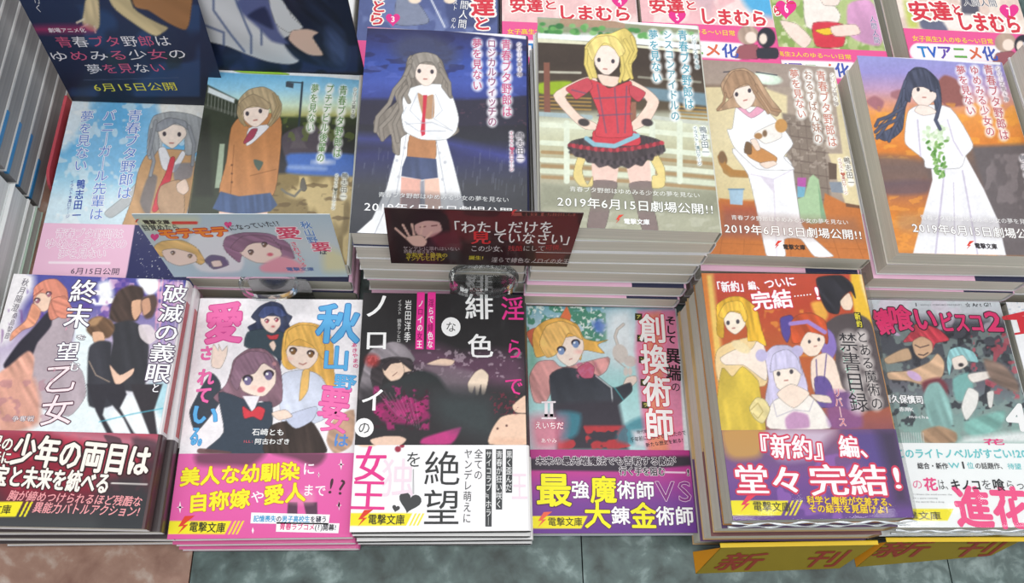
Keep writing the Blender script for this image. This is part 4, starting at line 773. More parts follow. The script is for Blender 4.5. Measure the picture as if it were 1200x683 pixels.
a.fr('F4'); a.p('3b4654', 330, -100, 480, -60, 560, -40, 640, -40, 640, 140, 600, 255, 380, 255, 250, 240, 360, 130, soft=.8); a.p('f2eef4', 470, -80, 530, 20, 570, -80, sm=False); a.p('d8404c', 470, -20, 520, 10, 560, -20, 600, 0, 580, 60, 530, 40, 480, 50); a.p('3f332f', 640, 90, 860, 60, 950, 200, 940, 256, 600, 256, soft=.8, tex=(80, .3, .2)); a.p('c9cfe6', 720, 40, 900, -20, 880, 60, 780, 110); a.p('f6dccb', 640, 20, 720, 0, 760, 40, 680, 60); a.p('6a4a4a', 220, 225, 400, 245, 380, 256, 215, 256, al=.9)
a.p('b58868', 1000, 60, 1120, 0, 1110, 200, 1010, 256, 960, 180, soft=1, tex=(30, .3, .15), al=.8)
a.fr('F3'); PK = dict(c='f473b4', out='d94f98', ow=.012, b=.035); BL = dict(c='62b6ec', out='3f7fc0', ow=.012, b=.03)
a.t('愛', 250, 170, 475, 160, 245, **PK); a.t('さ', 215, 345, 300, 340, 90, **PK); a.t('れて', 262, 430, 235, 640, 100, **PK, **V_); a.t('秋', 900, 165, 1160, 170, 240, **BL); a.t('山', 935, 370, 1100, 372, 150, **BL); a.t('野', 1000, 505, 1135, 515, 95, **BL)
for q, ch in enumerate('あきやまの'): a.t(ch, 1105+q*2, 295+q*30, 1140+q*2, 298+q*30, 28, c='e0508c', b=.03)
a.fr('F4'); a.t('要', 915, -60, 1100, -40, 190, **PK); a.t('女', 930, 60, 1090, 80, 130, c='f473b4', out='d94f98', ow=.012, b=.03); a.t('は', 1000, 175, 1090, 180, 85, c='5f8fd4', b=.035); a.t('い', 160, 20, 340, 40, 130, **BL); a.t('る。', 165, 150, 270, 160, 120, **BL)
a.t('石崎とも', 525, 130, 715, 132, 42, c='f4f4f4', b=.02); a.t('ILL:', 472, 185, 535, 185, 20, c='d86070', b=.02); a.t('阿古わざき', 540, 185, 748, 186, 36, c='f4f4f4', b=.02); a.done()
a = band_sheet(B2); a.fr('F4'); a.vg((240, 'e86cb0'), (600, 'e560a8'), (760, 'e05aa0'))
a.p('5a3c48', 215, 250, 600, 240, 520, 330, 430, 330, 250, 325, 200, 310, soft=4, al=.75); a.p('5c3a48', 640, 250, 945, 250, 930, 310, 880, 330, 780, 290, soft=3, al=.8); a.p('5a3a50', 735, 540, 790, 540, 790, 610, 730, 610, sm=False).p('5a3a50', 825, 540, 905, 540, 910, 680, 840, 610, sm=False); a.p('f0a8c0', 750, 480, 880, 480, 880, 550, 740, 545, soft=3, al=.5)
for x, y, r in ((1045, 320, 34), (105, 570, 36), (915, 380, 18), (1033, 558, 30)): a.flat('fde8f2', x, y-r, x+r*.2, y, x, y+r, x-r*.2, y); a.flat('fde8f2', x-r*.6, y, x, y-r*.15, x+r*.6, y, x, y+r*.15)
YL = dict(c='f8ee2c', b=.045, out='c85a30', ow=.012)
a.t('美人な幼馴染', 105, 395, 805, 355, 112, **YL); a.t('に', 820, 345, 895, 342, 80, c='fdf0f6', b=.02); a.t('自称嫁', 150, 545, 515, 515, 118, **YL); a.t('や', 515, 512, 600, 505, 76, c='fdf0f6', b=.02); a.t('愛人', 592, 500, 838, 478, 118, **YL); a.t('まで', 820, 470, 958, 472, 74, c='fdf0f6', b=.02); a.t('!?', 962, 440, 1088, 455, 125, c='4a2c38', b=.01)
a.fr('R7'); a.flat('fbf8fa', 838, 448, 1100, 455, 1095, 488, 835, 484); a.flat('fbf8fa', 922, 480, 1132, 484, 1128, 517, 920, 512)
for x0, x1, y in ((845, 1090, 468), ): a.t('記憶喪失の男子高校生を襲う', x0, y, x1, y+3, 23, c=['3f9fd0']*4+['404050']+['3f9fd0']*5+['404050']*3, b=.03)
a.t('青春ラブコメ(?)開幕!', 932, 495, 1122, 498, 23, c=['e04888']*6+['303038']*8, b=.03)
imprint(a, 560, 520, 190, 44); bolt(a, 593, 520, 62); a.t('電撃文庫', 630, 495, 752, 499, 36, c='2c2c20', b=.015); a.flat('fde8f2', 843, 497, 847, 508, 843, 519, 839, 508); a.flat('fde8f2', 1130, 410, 1134, 422, 1130, 434, 1126, 422); a.done('band_artwork', 'band_lettering')

# ---- black cover
a = cover_sheet(B3); a.fr('F5'); a.all('2b292b'); a.p('6d4a62', 340, 350, 560, 330, 700, 380, 900, 360, 1060, 400, 1060, 560, 900, 560, 600, 480, 400, 440, soft=9, al=.85); a.nc('c8b4c0', .66, .22, .6, box=(380, 340, 1060, 520), seed=3)
a.p('8a8288', 150, 380, 200, 330, 300, 300, 370, 320, 430, 400, 400, 430, 300, 420, 240, 520, 200, 600, 100, 640, 110, 540, soft=1, tex=(40, .35, .25)); a.p('3a3337', 200, 420, 300, 390, 400, 400, 420, 440, 400, 480, 250, 500, 240, 560, 200, 600, 170, 500, soft=1, tex=(30, .4, .2)); a.e('a83838', 180, 410, 40, 36, soft=3, al=.9); a.nc('d06060', .55, .4, .8, box=(145, 375, 225, 450), seed=2)
a.p('f2d2bb', 245, 440, 340, 410, 370, 470, 340, 520, 290, 530, 250, 490).p('f2d2bb', 360, 430, 410, 470, 370, 480).p('f2d2bb', 500, 430, 580, 400, 660, 410, 640, 440, 560, 440); a.l('6a4038', (300, 500, 325, 480), 3); a.p('3c3236', 240, 440, 300, 400, 350, 420, 290, 430, 255, 470)
a.p('2e3234', 240, 560, 340, 520, 450, 470, 560, 490, 680, 600, 700, 700, 240, 700, soft=1.5, tex=(20, .1, .15)); a.p('8e7c88', 440, 440, 600, 440, 760, 470, 820, 540, 760, 620, 640, 600, 560, 500, soft=3, al=.7)
a.p('f6dfc8', 740, 540, 780, 480, 820, 460, 860, 500, 840, 600, 820, 610, 815, 550, 800, 610, 785, 610, 780, 560, 765, 600, 745, 590, soft=.6)
a.fr('F6'); a.vg; a.p('302c30', 90, -120, 1080, -80, 1080, 228, 80, 228, sm=False, soft=8, al=.85); a.nc('a8286c', .5, .12, .85, box=(180, -120, 520, 150), seed=9); a.p('b0246e', 210, -10, 420, -40, 520, 60, 420, 110, 240, 90, soft=2, al=.75); a.p('c03a80', 480, 190, 640, 140, 700, 130, 640, 225, 470, 225, soft=1.5); a.nc('3d1f2c', .6, .3, .8, box=(180, -100, 530, 150), seed=12); a.p('3e4a4c', 560, -60, 860, -40, 900, 200, 600, 100, soft=12, al=.7)
for k in range(9): a.l('d8a8c0', (190+k*30, -100+k*8, 330+k*16, 60+k*10), 2, al=.5)
a.p('f2cdb4', 865, 225, 880, 140, 930, 70, 1000, 50, 1100, 60, 1100, 225, sm=True, soft=.8); a.p('e8b89c', 870, 225, 900, 190, 1100, 200, 1100, 228, sm=False, soft=3, al=.6); a.e('4a2c2c', 912, 135, 6, 6).e('4a2c2c', 965, 118, 6, 6); a.p('f2cdb4', 1000, 0, 1080, -60, 1090, 40, 1020, 40); a.p('f0cdb8', 170, 200, 250, 180, 340, 180, 380, 200, 330, 240, 200, 235); a.nc('80283c', .6, .4, .7, box=(860, -80, 1040, 60), seed=4)
a.fr('F5'); a.flat('f0389c', 443, 12, 487, 12, 480, 345, 432, 345); a.flat('f0389c', 505, 12, 551, 12, 545, 348, 497, 345)
def disc(a, c, x, y, r):
    P = []
    for k in range(20): P += [x+r*math.cos(k*math.pi/10), y+r*math.sin(k*math.pi/10)]
    a.flat(c, *P)
MIN[0] = True; a.t('緋', 720, 95, 890, 95, 160, c='fbfafa', b=.022); a.t('色', 735, 325, 890, 325, 150, c='fbfafa', b=.022); a.t('淫', 930, 105, 1070, 108, 150, c='e83a92', b=.018); a.t('ら', 960, 340, 1060, 345, 130, c='e83a92', b=.018); a.t('で', 950, 560, 1065, 560, 120, c='e83a92', b=.018)
disc(a, 'fbfafa', 640, 214, 56); a.t('な', 608, 214, 672, 214, 66, c='2a282a'); a.t('ノ', 130, 90, 290, 90, 160, c='fbfafa', b=.022); a.t('ロ', 130, 290, 280, 290, 140, c='fbfafa', b=.022); a.t('イ', 110, 640, 260, 640, 150, c='fbfafa', b=.022)
a.t('岩田洋季', 392, 55, 385, 305, 40, c='f0eeee', b=.01, **V_); a.t('イラスト　鍋島テツヒロ', 342, 55, 335, 305, 24, c='dcdada', **V_); a.t('ノロイの女王', 465, 55, 455, 340, 34, c=['ffffff', '8a1c58', 'ffffff', 'ffffff', '8a1c58', 'ffffff'], b=.02, **V_); a.t('淫らで緋色な', 526, 50, 518, 340, 34, c=['8a1c58', 'ffffff', 'ffffff', '8a1c58', 'ffffff', 'ffffff'], b=.02, **V_)
a.fr('F6'); disc(a, 'f6f4f4', 133, 130, 56); a.t('の', 95, 130, 172, 130, 80, c='2a282a'); a.done()
a = band_sheet(B3); a.fr('F6'); a.all('f5f3f5'); a.e('f2cdb4', 150, 222, 60, 22, soft=.8).e('a03048', 330, 255, 18, 18, soft=.5).e('a03048', 355, 235, 14, 12, soft=.5)
a.t('女', 75, 340, 270, 340, 220, c='e63a8e', b=.02); a.t('王', 50, 520, 265, 525, 200, c='e63a8e', b=.02); a.t('独', 230, 420, 430, 420, 240, c='f2dce8'); a.t('王', 990, 470, 1090, 470, 180, c='f2dce8'); a.t('絶', 480, 365, 700, 368, 215, c='353637'); a.t('を', 375, 315, 470, 315, 100, c='353637'); a.fr('R8'); a.l('606062', (240, 305, 240, 385), 2); a.t('望', 270, 430, 398, 430, 128, c='353637')
def heart(a, c, x, y, r, rot=0):
    P = []
    for k in range(24):
        t = k*math.pi/12; u = math.sin(t)**3; v = (13*math.cos(t)-5*math.cos(2*t)-2*math.cos(3*t)-math.cos(4*t))/16; P += [x+r*(u*math.cos(rot)+v*math.sin(rot)), y-r*(v*math.cos(rot)-u*math.sin(rot))]
    cx, cy = x, y
    for k in range(0, 48, 2): a.flat(c, cx, cy, P[k], P[k+1], P[(k+2) % 48], P[(k+3) % 48])
a.fr('R8'); heart(a, '454647', 228, 412, 38, .25); heart(a, '454647', 182, 434, 13, .25)
a.t('全ての', 458, 235, 456, 340, 30, c='303234', **V_); a.t('ヤンデレ萌えに', 424, 235, 418, 485, 29, c='303234', **V_)
for x, y0, y1 in ((560, 237, 382), (527, 237, 438), (492, 237, 495)): a.flat('424446', x-11, y0, x+11, y0, x+9, y1, x-12, y1)
a.t('黒く歪んだ', 560, 241, 558, 378, 21, c='f4f4f4', **V_); a.t('青春が狂い咲く', 527, 241, 525, 434, 21, c='f4f4f4', **V_); a.t('サイコラブ≒ホラー', 492, 241, 490, 491, 20, c='f4f4f4', **V_)
MIN[0] = False; imprint(a, 26, 492, 190, 42); bolt(a, 55, 494, 56); a.t('電撃文庫', 88, 470, 212, 472, 36, c='2c2c20', b=.015); a.done('band_artwork', 'band_lettering')

# ---- sky cover
a = cover_sheet(B4); a.fr('F7'); a.vg((30, '6fa8b8'), (150, 'b8d2e0'), (300, 'cfe0e8'), (500, 'a8d8d8'), (900, 'b8d8dc'))
a.nc('4a8a70', .45, .13, .9, box=(80, 25, 560, 260), seed=3); a.nc('e8f0ea', .62, .3, .9, box=(80, 25, 560, 240), seed=5); a.p('5a7cc4', 470, 150, 500, 120, 550, 150, 530, 200, 490, 190, soft=3); a.p('f0f4f8', 560, 80, 700, 60, 720, 300, 620, 380, 560, 220, soft=10, al=.8); a.p('78b49c', 90, 250, 160, 250, 150, 420, 90, 520, soft=6, al=.8)
a.strands('d7cec8', 13, (620, 280, 602, 220, 615, 180, 650, 150)); a.e('d9cfc9', 632, 320, 44, 56, rot=-20).e('d4c9c4', 690, 365, 36, 32, rot=20).e('d9cfc9', 665, 425, 14, 26).e('d9cfc9', 690, 425, 12, 24); a.l('a89890', (600, 350, 640, 385, 660, 400), 4); a.p('f4ddd0', 650, 500, 670, 460, 720, 450, 730, 480, 690, 520, 660, 520)
a.p('d89a98', 100, 460, 150, 370, 240, 360, 300, 400, 560, 340, 550, 420, 480, 460, 330, 450, 250, 500, 200, 600, 130, 600, soft=1, tex=(60, .3, .16)); a.p('cf6a50', 85, 200, 140, 170, 180, 220, 130, 290); a.p('e2784f', 280, 110, 320, 40, 345, 100, 340, 130, sm=False)
a.p('f0b85e', 120, 250, 130, 180, 190, 130, 280, 110, 380, 150, 420, 230, 500, 250, 560, 240, 500, 270, 540, 320, 420, 300, 400, 360, 350, 300, 200, 330, 140, 340, tex=(60, .3, .14))
a.p('fae6da', 250, 280, 300, 230, 400, 220, 420, 290, 380, 370, 330, 395, 270, 350); a.p('f2c072', 160, 260, 200, 160, 290, 130, 380, 170, 410, 240, 330, 200, 290, 280, 250, 330, 200, 340, tex=(60, .45, .12)); eyes(a, 288, 302, 372, 262, 25, '7f97c4'); a.e('f4a8a0', 390, 310, 20, 10, soft=2, al=.6); a.l('b0605c', (335, 355, 350, 350), 4)
a.p('3c3f48', 220, 450, 320, 400, 480, 440, 560, 500, 600, 520, 690, 490, 700, 540, 640, 600, 600, 640, 590, 760, 500, 800, 300, 820, 240, 640, soft=1, tex=(70, .12, .1)); a.l('c8ccd0', (490, 450, 580, 520, 590, 640), 7); a.l('4a9aa0', (600, 520, 650, 590), 7); a.p('c8607c', 380, 410, 440, 370, 480, 400, 470, 460, 410, 460)
a.nc('c87090', .5, .35, .8, box=(370, 365, 500, 470), seed=8)
a.fr('F8'); a.p('3a3640', 250, -60, 620, -80, 680, 210, 260, 210, sm=False, soft=3); a.nc('c83a40', .45, .1, .85, box=(260, 60, 700, 212), seed=4); a.p('3f8a9c', 260, -10, 400, 0, 380, 120, 270, 160, soft=3, al=.8); a.p('3d7f90', 640, 80, 740, 20, 900, 10, 960, 120, 990, 160, 920, 212, 620, 160, soft=3, al=.8); a.p('ecdfe6', 700, 100, 1040, 60, 1040, 200, 960, 212, 720, 190, sm=False, soft=3, al=.8); a.p('e07088', 110, 20, 310, 20, 270, 200, 130, 200, soft=8, al=.75)
a.fr('F7'); a.p('f0709c', 735, 70, 960, 60, 1040, 683, 1000, 1100, 820, 1100, 760, 700, 720, 300, sm=False, soft=3, al=.75); a.p('e8905c', 790, 90, 860, 80, 900, 683, 930, 1100, 800, 1100, sm=False, soft=4, al=.7); a.p('dfe4e8', 960, 60, 1000, 60, 1060, 1150, 1020, 1150, sm=False, soft=1)
a.t('創換術師', 815, 85, 868, 830, 168, c='fdf8f8', b=.03, out='d83c50', ow=.025, **V_); a.t('そして', 925, 100, 928, 265, 66, c='2c2228', b=.035, **V_); a.t('異端', 938, 285, 945, 480, 92, c='2c2428', b=.03, **V_); a.t('の', 955, 485, 957, 545, 60, c='3a2c34', b=.01, **V_)
for x, y, ch in ((738, 105, 'ア'), (750, 230, 'セ'), (760, 355, 'ン'), (770, 488, 'ブ'), (778, 620, 'ラ')): a.flat('3c3a1c', x-20, y-20, x+22, y-18, x+22, y+22, x-20, y+20); a.t(ch, x-12, y, x+14, y, 26, c='e8e070', b=.02)
a.flat('f8ecf2', 172, 600, 255, 598, 255, 608, 172, 610); a.flat('f8ecf2', 190, 608, 208, 608, 208, 690, 190, 690); a.flat('f8ecf2', 222, 607, 240, 607, 240, 690, 222, 690)
a.fr('F8'); a.flat('f8ecf2', 190, 0, 208, 0, 208, 22, 190, 22); a.flat('f8ecf2', 222, 0, 240, 0, 240, 22, 222, 22); a.flat('f8ecf2', 172, 20, 258, 20, 258, 30, 172, 30); a.t('えいちだ', 132, 66, 302, 68, 46, c='fdf6f8', b=.02, out='d0486c'); a.t('あやみ', 168, 155, 262, 156, 32, c='fdf6f8', b=.01, out='d0486c')
a.t('現代魔術師、', 728, 108, 850, 92, 22, c='404048'); a.t('千年前に転移させられたので', 690, 152, 1015, 108, 30, c='303038', b=.01); a.t('新たな歴史を創る!', 780, 182, 1000, 152, 26, c='303038', b=.01); a.done()
a = band_sheet(B4); a.fr('F8'); a.vg((210, 'b83a86'), (265, 'a83a84'), (340, 'c04492'), (420, 'a04398'), (520, '7c4496'), (683, '68398c')); a.p('3c3440', 100, 262, 1060, 240, 1060, 300, 620, 335, 100, 328, sm=False, soft=1.5); a.p('b83a86', 100, 215, 1050, 210, 1050, 240, 100, 240, sm=False, soft=4)
OW = dict(out='fbf4f8', ow=.03)
a.t('未来の最先端魔法でも苦戦する敵が', 138, 272, 958, 275, 54, c='3a2f3c', b=.035, **OW); a.t('行く手を阻む', 625, 332, 895, 336, 54, c='3a2f3c', b=.035, **OW); a.l('f8f4f8', (895, 340, 1010, 342), 8); a.t('!', 1012, 340, 1045, 342, 50, c='3a2f3c', b=.035, **OW)
YY = dict(c='f6ee2a', b=.032, out='5a2c50', ow=.02); WW = dict(c='fbfafc', b=.028, out='5a2c60', ow=.02)
a.t('最', 138, 440, 350, 442, 205, **YY); a.t('強', 345, 440, 452, 442, 110, **WW); a.t('魔', 455, 440, 612, 442, 165, **YY); a.t('術師', 612, 442, 832, 446, 112, **WW); a.t('VS', 835, 448, 1060, 450, 165, c='8a3c88', out='f4d8ec', ow=.016)
a.t('大', 420, 590, 580, 592, 160, **YY); a.t('錬', 578, 592, 690, 594, 110, **WW); a.t('金', 690, 592, 845, 594, 160, **YY); a.t('術師', 840, 594, 1062, 596, 116, **WW)
imprint(a, 105, 668, 300, 72, slash=0); bolt(a, 150, 662, 92, c='f06a50'); a.t('電撃文庫', 208, 628, 412, 630, 54, c='3a3528', b=.01); a.done('band_artwork', 'band_lettering')

# ---- gold and red cover
a = cover_sheet(B5); a.fr('G1'); a.vg((20, 'c4503a'), (200, 'c0482e'), (400, 'bc5a30'), (683, 'c06838'), (1000, '8a5060')); a.p('ecc86a', 55, 28, 125, 30, 230, 900, 130, 900, sm=False, soft=3); a.p('d8742e', 55, 28, 90, 28, 180, 900, 120, 900, sm=False, soft=1.5, al=.8); a.nc('e89a3c', .58, .1, .7, box=(400, 230, 760, 520), seed=5)
a.p('f0c23c', 930, 30, 1010, 25, 1090, 300, 1130, 560, 1100, 560, 1050, 320, 960, 280, soft=2).p('f6e8c0', 985, 30, 1015, 28, 1080, 280, 1060, 280, 1000, 120, soft=2, al=.9); a.p('ecb04a', 700, 200, 760, 190, 800, 270, 760, 320, 720, 260, soft=2)
a.p('564c4e', 780, 330, 860, 270, 960, 260, 1040, 300, 1090, 430, 1160, 800, 860, 800, 840, 430, soft=1.2, tex=(80, .1, .1)); a.p('2e2c34', 730, 60, 800, 40, 880, 40, 940, 90, 960, 170, 930, 130, 880, 170, 860, 260, 800, 250, 760, 180, soft=1, tex=(50, .3, .3)); a.p('f4dcc6', 870, 190, 920, 140, 945, 200, 930, 240, 890, 235)
a.p('eed29c', 150, 480, 200, 440, 330, 400, 400, 430, 440, 560, 430, 683, 180, 683, 140, 560, soft=.8); a.p('f8e8da', 170, 520, 260, 470, 350, 470, 400, 400, 440, 500, 440, 650, 360, 600, 300, 560, 200, 560, soft=.8); a.p('e8b838', 150, 300, 150, 210, 220, 165, 300, 165, 380, 230, 410, 350, 440, 450, 380, 420, 330, 420, 320, 330, 200, 250, 190, 400, 150, 380, tex=(80, .35, .16)); a.p('f8ead8', 190, 290, 230, 250, 300, 270, 315, 330, 260, 382, 210, 350); dots(a, 215, 315, 272, 308, 13); a.p('eec24a', 160, 270, 200, 200, 290, 190, 330, 280, 310, 310, 280, 250, 220, 250, 190, 290, tex=(80, .45, .14))
a.p('dcc04a', 180, 580, 240, 630, 300, 570, 380, 640, 400, 700, 440, 1100, 180, 1100, 150, 800, soft=.8, tex=(80, .2, .12)); a.e('f0ddb0', 290, 455, 60, 28, rot=30)
a.p('5a4a9a', 520, 290, 580, 270, 600, 300, 580, 380, 560, 430, 530, 380, soft=1).p('8f78c0', 760, 330, 830, 380, 850, 470, 800, 560, 760, 480, soft=1); a.p('c8552c', 580, 320, 620, 270, 700, 258, 780, 300, 800, 400, 790, 440, 720, 380, 640, 430, 590, 430, tex=(60, .3, .15)); a.l('a88ad0', (580, 320, 680, 308, 780, 370), 24); a.p('f9e4d2', 640, 430, 680, 370, 770, 390, 780, 430, 740, 500, 690, 510, 640, 470); a.p('f6e0d0', 700, 540, 780, 490, 840, 540, 880, 683, 900, 720, 720, 720, soft=.8); a.p('6a569c', 720, 640, 780, 630, 820, 683, 840, 800, 740, 800, soft=.8).l('5a4a8a', (730, 530, 735, 660), 6).l('5a4a8a', (790, 500, 775, 660), 6)
a.p('cfc8e4', 440, 560, 430, 500, 480, 450, 560, 445, 620, 480, 640, 560, 680, 683, 660, 800, 440, 800, 450, 650, soft=.8, tex=(82, .3, .08)); a.e('c4bce0', 410, 505, 34, 36).e('c4bce0', 620, 480, 34, 34); a.p('f9eadc', 480, 590, 560, 570, 640, 600, 620, 680, 560, 720, 500, 690); dots(a, 510, 612, 585, 600, 14); a.p('d2cce8', 460, 600, 480, 500, 560, 470, 620, 520, 650, 620, 600, 580, 500, 590, tex=(85, .45, .08))
a.fr('G2'); a.p('f6efe8', 380, 100, 470, 60, 560, 50, 620, 90, 680, 170, 710, 260, 360, 260, 350, 170, soft=.8); a.p('f7e2d2', 400, 60, 480, 0, 560, 30, 590, 60, 500, 140, soft=.8); a.l('b8b0c0', (375, 90, 400, 190, 500, 150, 590, 160, 620, 80), 4); a.p('c89ac0', 450, 200, 500, 160, 580, 180, 590, 250, 520, 262, 460, 262, soft=1.5); a.p('e8d89c', 240, 140, 280, 80, 330, 90, 360, 150, 320, 230, 270, 200, soft=.8, tex=(40, .3, .1)); a.l('a89050', (250, 150, 290, 110, 320, 160, 290, 200, 260, 170), 3)
a.p('8a58a0', 700, 40, 860, 60, 900, 250, 720, 262, 690, 150, soft=3, al=.7); a.p('f4e0d0', 600, 60, 700, 70, 720, 110, 640, 100)
a.fr('G1'); dots(a, 690, 425, 745, 412, 11); WR = dict(c='fdfbfc', b=.035, out='d8305a', ow=.03)
a.t('「新約」', 120, 108, 335, 100, 66, **WR); a.t('編、', 330, 98, 425, 96, 54, **WR); a.t('ついに', 425, 90, 610, 70, 62, **WR); a.t('完結', 350, 190, 590, 170, 112, **WR)
for k in range(6): x, y = 605+k*18, 160-k*2; a.flat('fdfbfc', x-4, y-4, x+4, y-4, x+4, y+4, x-4, y+4, lay=.00016)
a.t('!', 710, 142, 760, 140, 100, **WR)
a.fr('G3'); WG = dict(c='2e2a30', glow='efe6e2', gw=1.15, ga=.75, **V_)
a.flat('2a281c', 200, 128, 240, 130, 258, 222, 222, 220); a.t('新約', 218, 132, 238, 218, 34, c='f0e040', b=.03, **V_); a.t('とある魔術の', 240, 235, 345, 700, 74, **WG); a.t('禁書目録', 160, 245, 240, 715, 112, **WG)
a.fr('G2'); a.t('リバース', 745, 20, 788, 250, 46, c='d83c58', out='fdf0f0', **V_); a.fr('G3')
for k, ch in enumerate('インデックス'): a.t(ch, 120+k*14, 342+k*62, 156+k*14, 344+k*62, 34, c='3ab088', out='f4f8f4', ow=.05)
a.done()
a = band_sheet(B5); a.fr('G2'); a.vg((255, '8a5a70'), (400, '7a5a86'), (550, '7a4f94'), (683, '6a4690')); a.p('d8a850', 80, 262, 330, 262, 300, 420, 160, 440, 100, 400, soft=5, al=.8); a.p('584a92', 780, 262, 1100, 262, 1150, 500, 1000, 560, 860, 420, sm=False, soft=8, al=.8); a.p('3c3240', 980, 262, 1105, 262, 1180, 700, 1090, 700, sm=False, soft=8, al=.7); a.p('e8dcec', 350, 262, 720, 262, 700, 320, 600, 420, 420, 430, soft=8, al=.75); a.nc('a06ac0', .55, .05, .6, box=(250, 400, 1000, 800), seed=3)
RW = dict(c='fdf8fa', b=.035, out='d83a5c', ow=.045)
MIN[0] = True; a.t('『新約』', 235, 358, 735, 378, 148, **RW); a.t('編、', 760, 362, 1000, 372, 135, **RW); a.t('堂々', 150, 555, 560, 560, 180, **RW); a.t('完結', 585, 560, 1050, 560, 190, **RW); a.t('!', 1062, 545, 1140, 545, 170, c='fdf8fa', b=.04, out='d83a5c', ow=.05)
MIN[0] = False; a.fr('R9'); a.t('科学と魔術が交差する、', 470, 406, 768, 414, 29, c='f6d830', b=.03, out='8c2c40', ow=.03); a.t('その結末を見届けよ!', 476, 434, 742, 438, 29, c='f6d830', b=.03, out='8c2c40', ow=.03)
imprint(a, 217, 458, 168, 50); bolt(a, 250, 446, 56, c='e8405c'); a.t('電撃文庫', 290, 426, 418, 430, 35, c='3a3528', b=.01); a.done('band_artwork', 'band_lettering')

# ---- fight scene cover
a = cover_sheet(B6); a.fr('G3'); a.vg((40, 'dfe8ee'), (130, 'cfd4dc'), (200, '50505a'), (400, '4c5058'), (560, '6a6a74'), (700, '7f9a98'), (850, '8fb0a8')); a.nc('e8dcec', .5, .05, .6, box=(300, 40, 1180, 240), seed=8); a.nc('8a9c98', .55, .1, .7, box=(350, 220, 1260, 880), seed=3); a.nc('303038', .6, .12, .8, box=(350, 230, 1260, 800), seed=11); a.nc('c85060', .66, .12, .7, box=(880, 240, 1260, 640), seed=6)
a.p('c8a888', 380, 400, 470, 350, 520, 340, 540, 400, 460, 420, 400, 430, soft=1); a.p('d8b494', 400, 480, 520, 470, 640, 420, 690, 370, 730, 420, 720, 500, 640, 560, 520, 530, 410, 520, soft=1, tex=(30, .2, .12)); a.p('c84454', 490, 300, 540, 240, 560, 200, 620, 200, 700, 230, 760, 290, 680, 310, 660, 350, 600, 290, 540, 300, tex=(50, .4, .2)); a.p('d6b090', 545, 300, 600, 270, 655, 300, 660, 360, 600, 400, 560, 370, soft=.8); a.l('3a2c30', (560, 320, 590, 335, 640, 320), 5).l('3a2c30', (580, 375, 610, 380, 635, 365), 6); a.e('d0b0d8', 555, 500, 48, 22, rot=30); a.e('c8b0d0', 450, 255, 22, 9, rot=20)
a.p('7c3c46', 600, 540, 700, 510, 750, 560, 740, 640, 640, 640, soft=2); a.p('8fb8b4', 610, 620, 640, 550, 700, 540, 760, 640, 780, 780, 700, 850, 640, 760, soft=1.5, tex=(70, .2, .14)); a.p('96c8cc', 745, 420, 760, 350, 820, 330, 900, 360, 930, 420, 860, 410, 830, 380, 780, 420, 760, 500, tex=(60, .4, .12)); a.p('f0e2d8', 775, 400, 840, 380, 870, 430, 830, 460, 790, 460); a.e('3a3438', 828, 436, 15, 11); a.p('7fb4b0', 780, 520, 870, 480, 900, 560, 880, 640, 800, 640, soft=1.5); a.p('ece4de', 870, 490, 1020, 470, 1030, 500, 900, 540, soft=1); a.p('8a7468', 960, 400, 1080, 440, 1160, 540, 1160, 600, 1060, 560, 1000, 520, soft=2, tex=(20, .3, .2)); a.p('eceae6', 830, 680, 870, 570, 930, 600, 920, 680, 860, 760, soft=1).p('e6e4e0', 980, 600, 1020, 590, 1010, 680, 990, 680)
a.fr('G4'); a.p('a8886c', 600, 150, 700, 120, 800, 160, 790, 218, 620, 218, soft=1.5, tex=(40, .3, .15)); a.p('7fb0a8', 860, 90, 1080, 30, 1060, 120, 960, 180, 860, 160, soft=2, tex=(30, .2, .15))
for k in range(10): a.l('d0d4d4', (480+k*14, 160, 486+k*14, 218), 4)
a.p('f2f4f4', 850, 190, 1200, 150, 1250, 218, 820, 218, sm=False, soft=4, al=.9)
a.fr('G3')
MG = dict(c='e83a78', out='3a2c38', ow=.03, b=.04)
a.t('錆', 330, 195, 420, 175, 150, **MG); a.t('喰い', 400, 160, 690, 170, 150, **MG); a.t('ビスコ', 700, 185, 960, 190, 120, **MG); a.t('2', 960, 180, 1075, 182, 150, **MG); a.t('1', 555, 84, 575, 84, 28, c='303038', b=.03); a.t('SHINJI COBKUBO PRESENTS', 588, 86, 835, 86, 12, c='8a8c94'); a.t('☆ Art G!!', 850, 86, 1005, 84, 30, c='303038', b=.01)
a.t('瘤久保慎司', 372, 632, 608, 640, 50, c='f6f6f8', b=.04, out='4a4a50'); a.fr('G4'); a.t('赤岸K', 465, 22, 550, 24, 28, c='f4f4f6', b=.03); a.t('mocha', 520, 64, 640, 68, 26, c='f0f0f2', b=.02); a.t('4', 1080, 60, 1220, 70, 210, c='f4f4f4', b=.05); a.done()
a = band_sheet(B6); a.fr('G4'); a.all('f3f6f6'); a.t('このライトノベルがすごい!2019', 440, 280, 1270, 282, 58, c='6ec8cc', b=.04); a.t('総合・新作', 572, 352, 752, 354, 38, c='3c3c40', b=.03); a.t('W', 760, 350, 815, 350, 42, c='6ec8cc', b=.03); a.t('1', 820, 348, 860, 348, 56, c='3c3c40', b=.03); a.t('位', 862, 350, 902, 350, 40, c='6ec8cc', b=.02); a.t('の話題作、', 908, 352, 1092, 354, 38, c='3c3c40', b=.02); a.t('待望', 1098, 355, 1180, 356, 36, c='6ec8cc', b=.02)
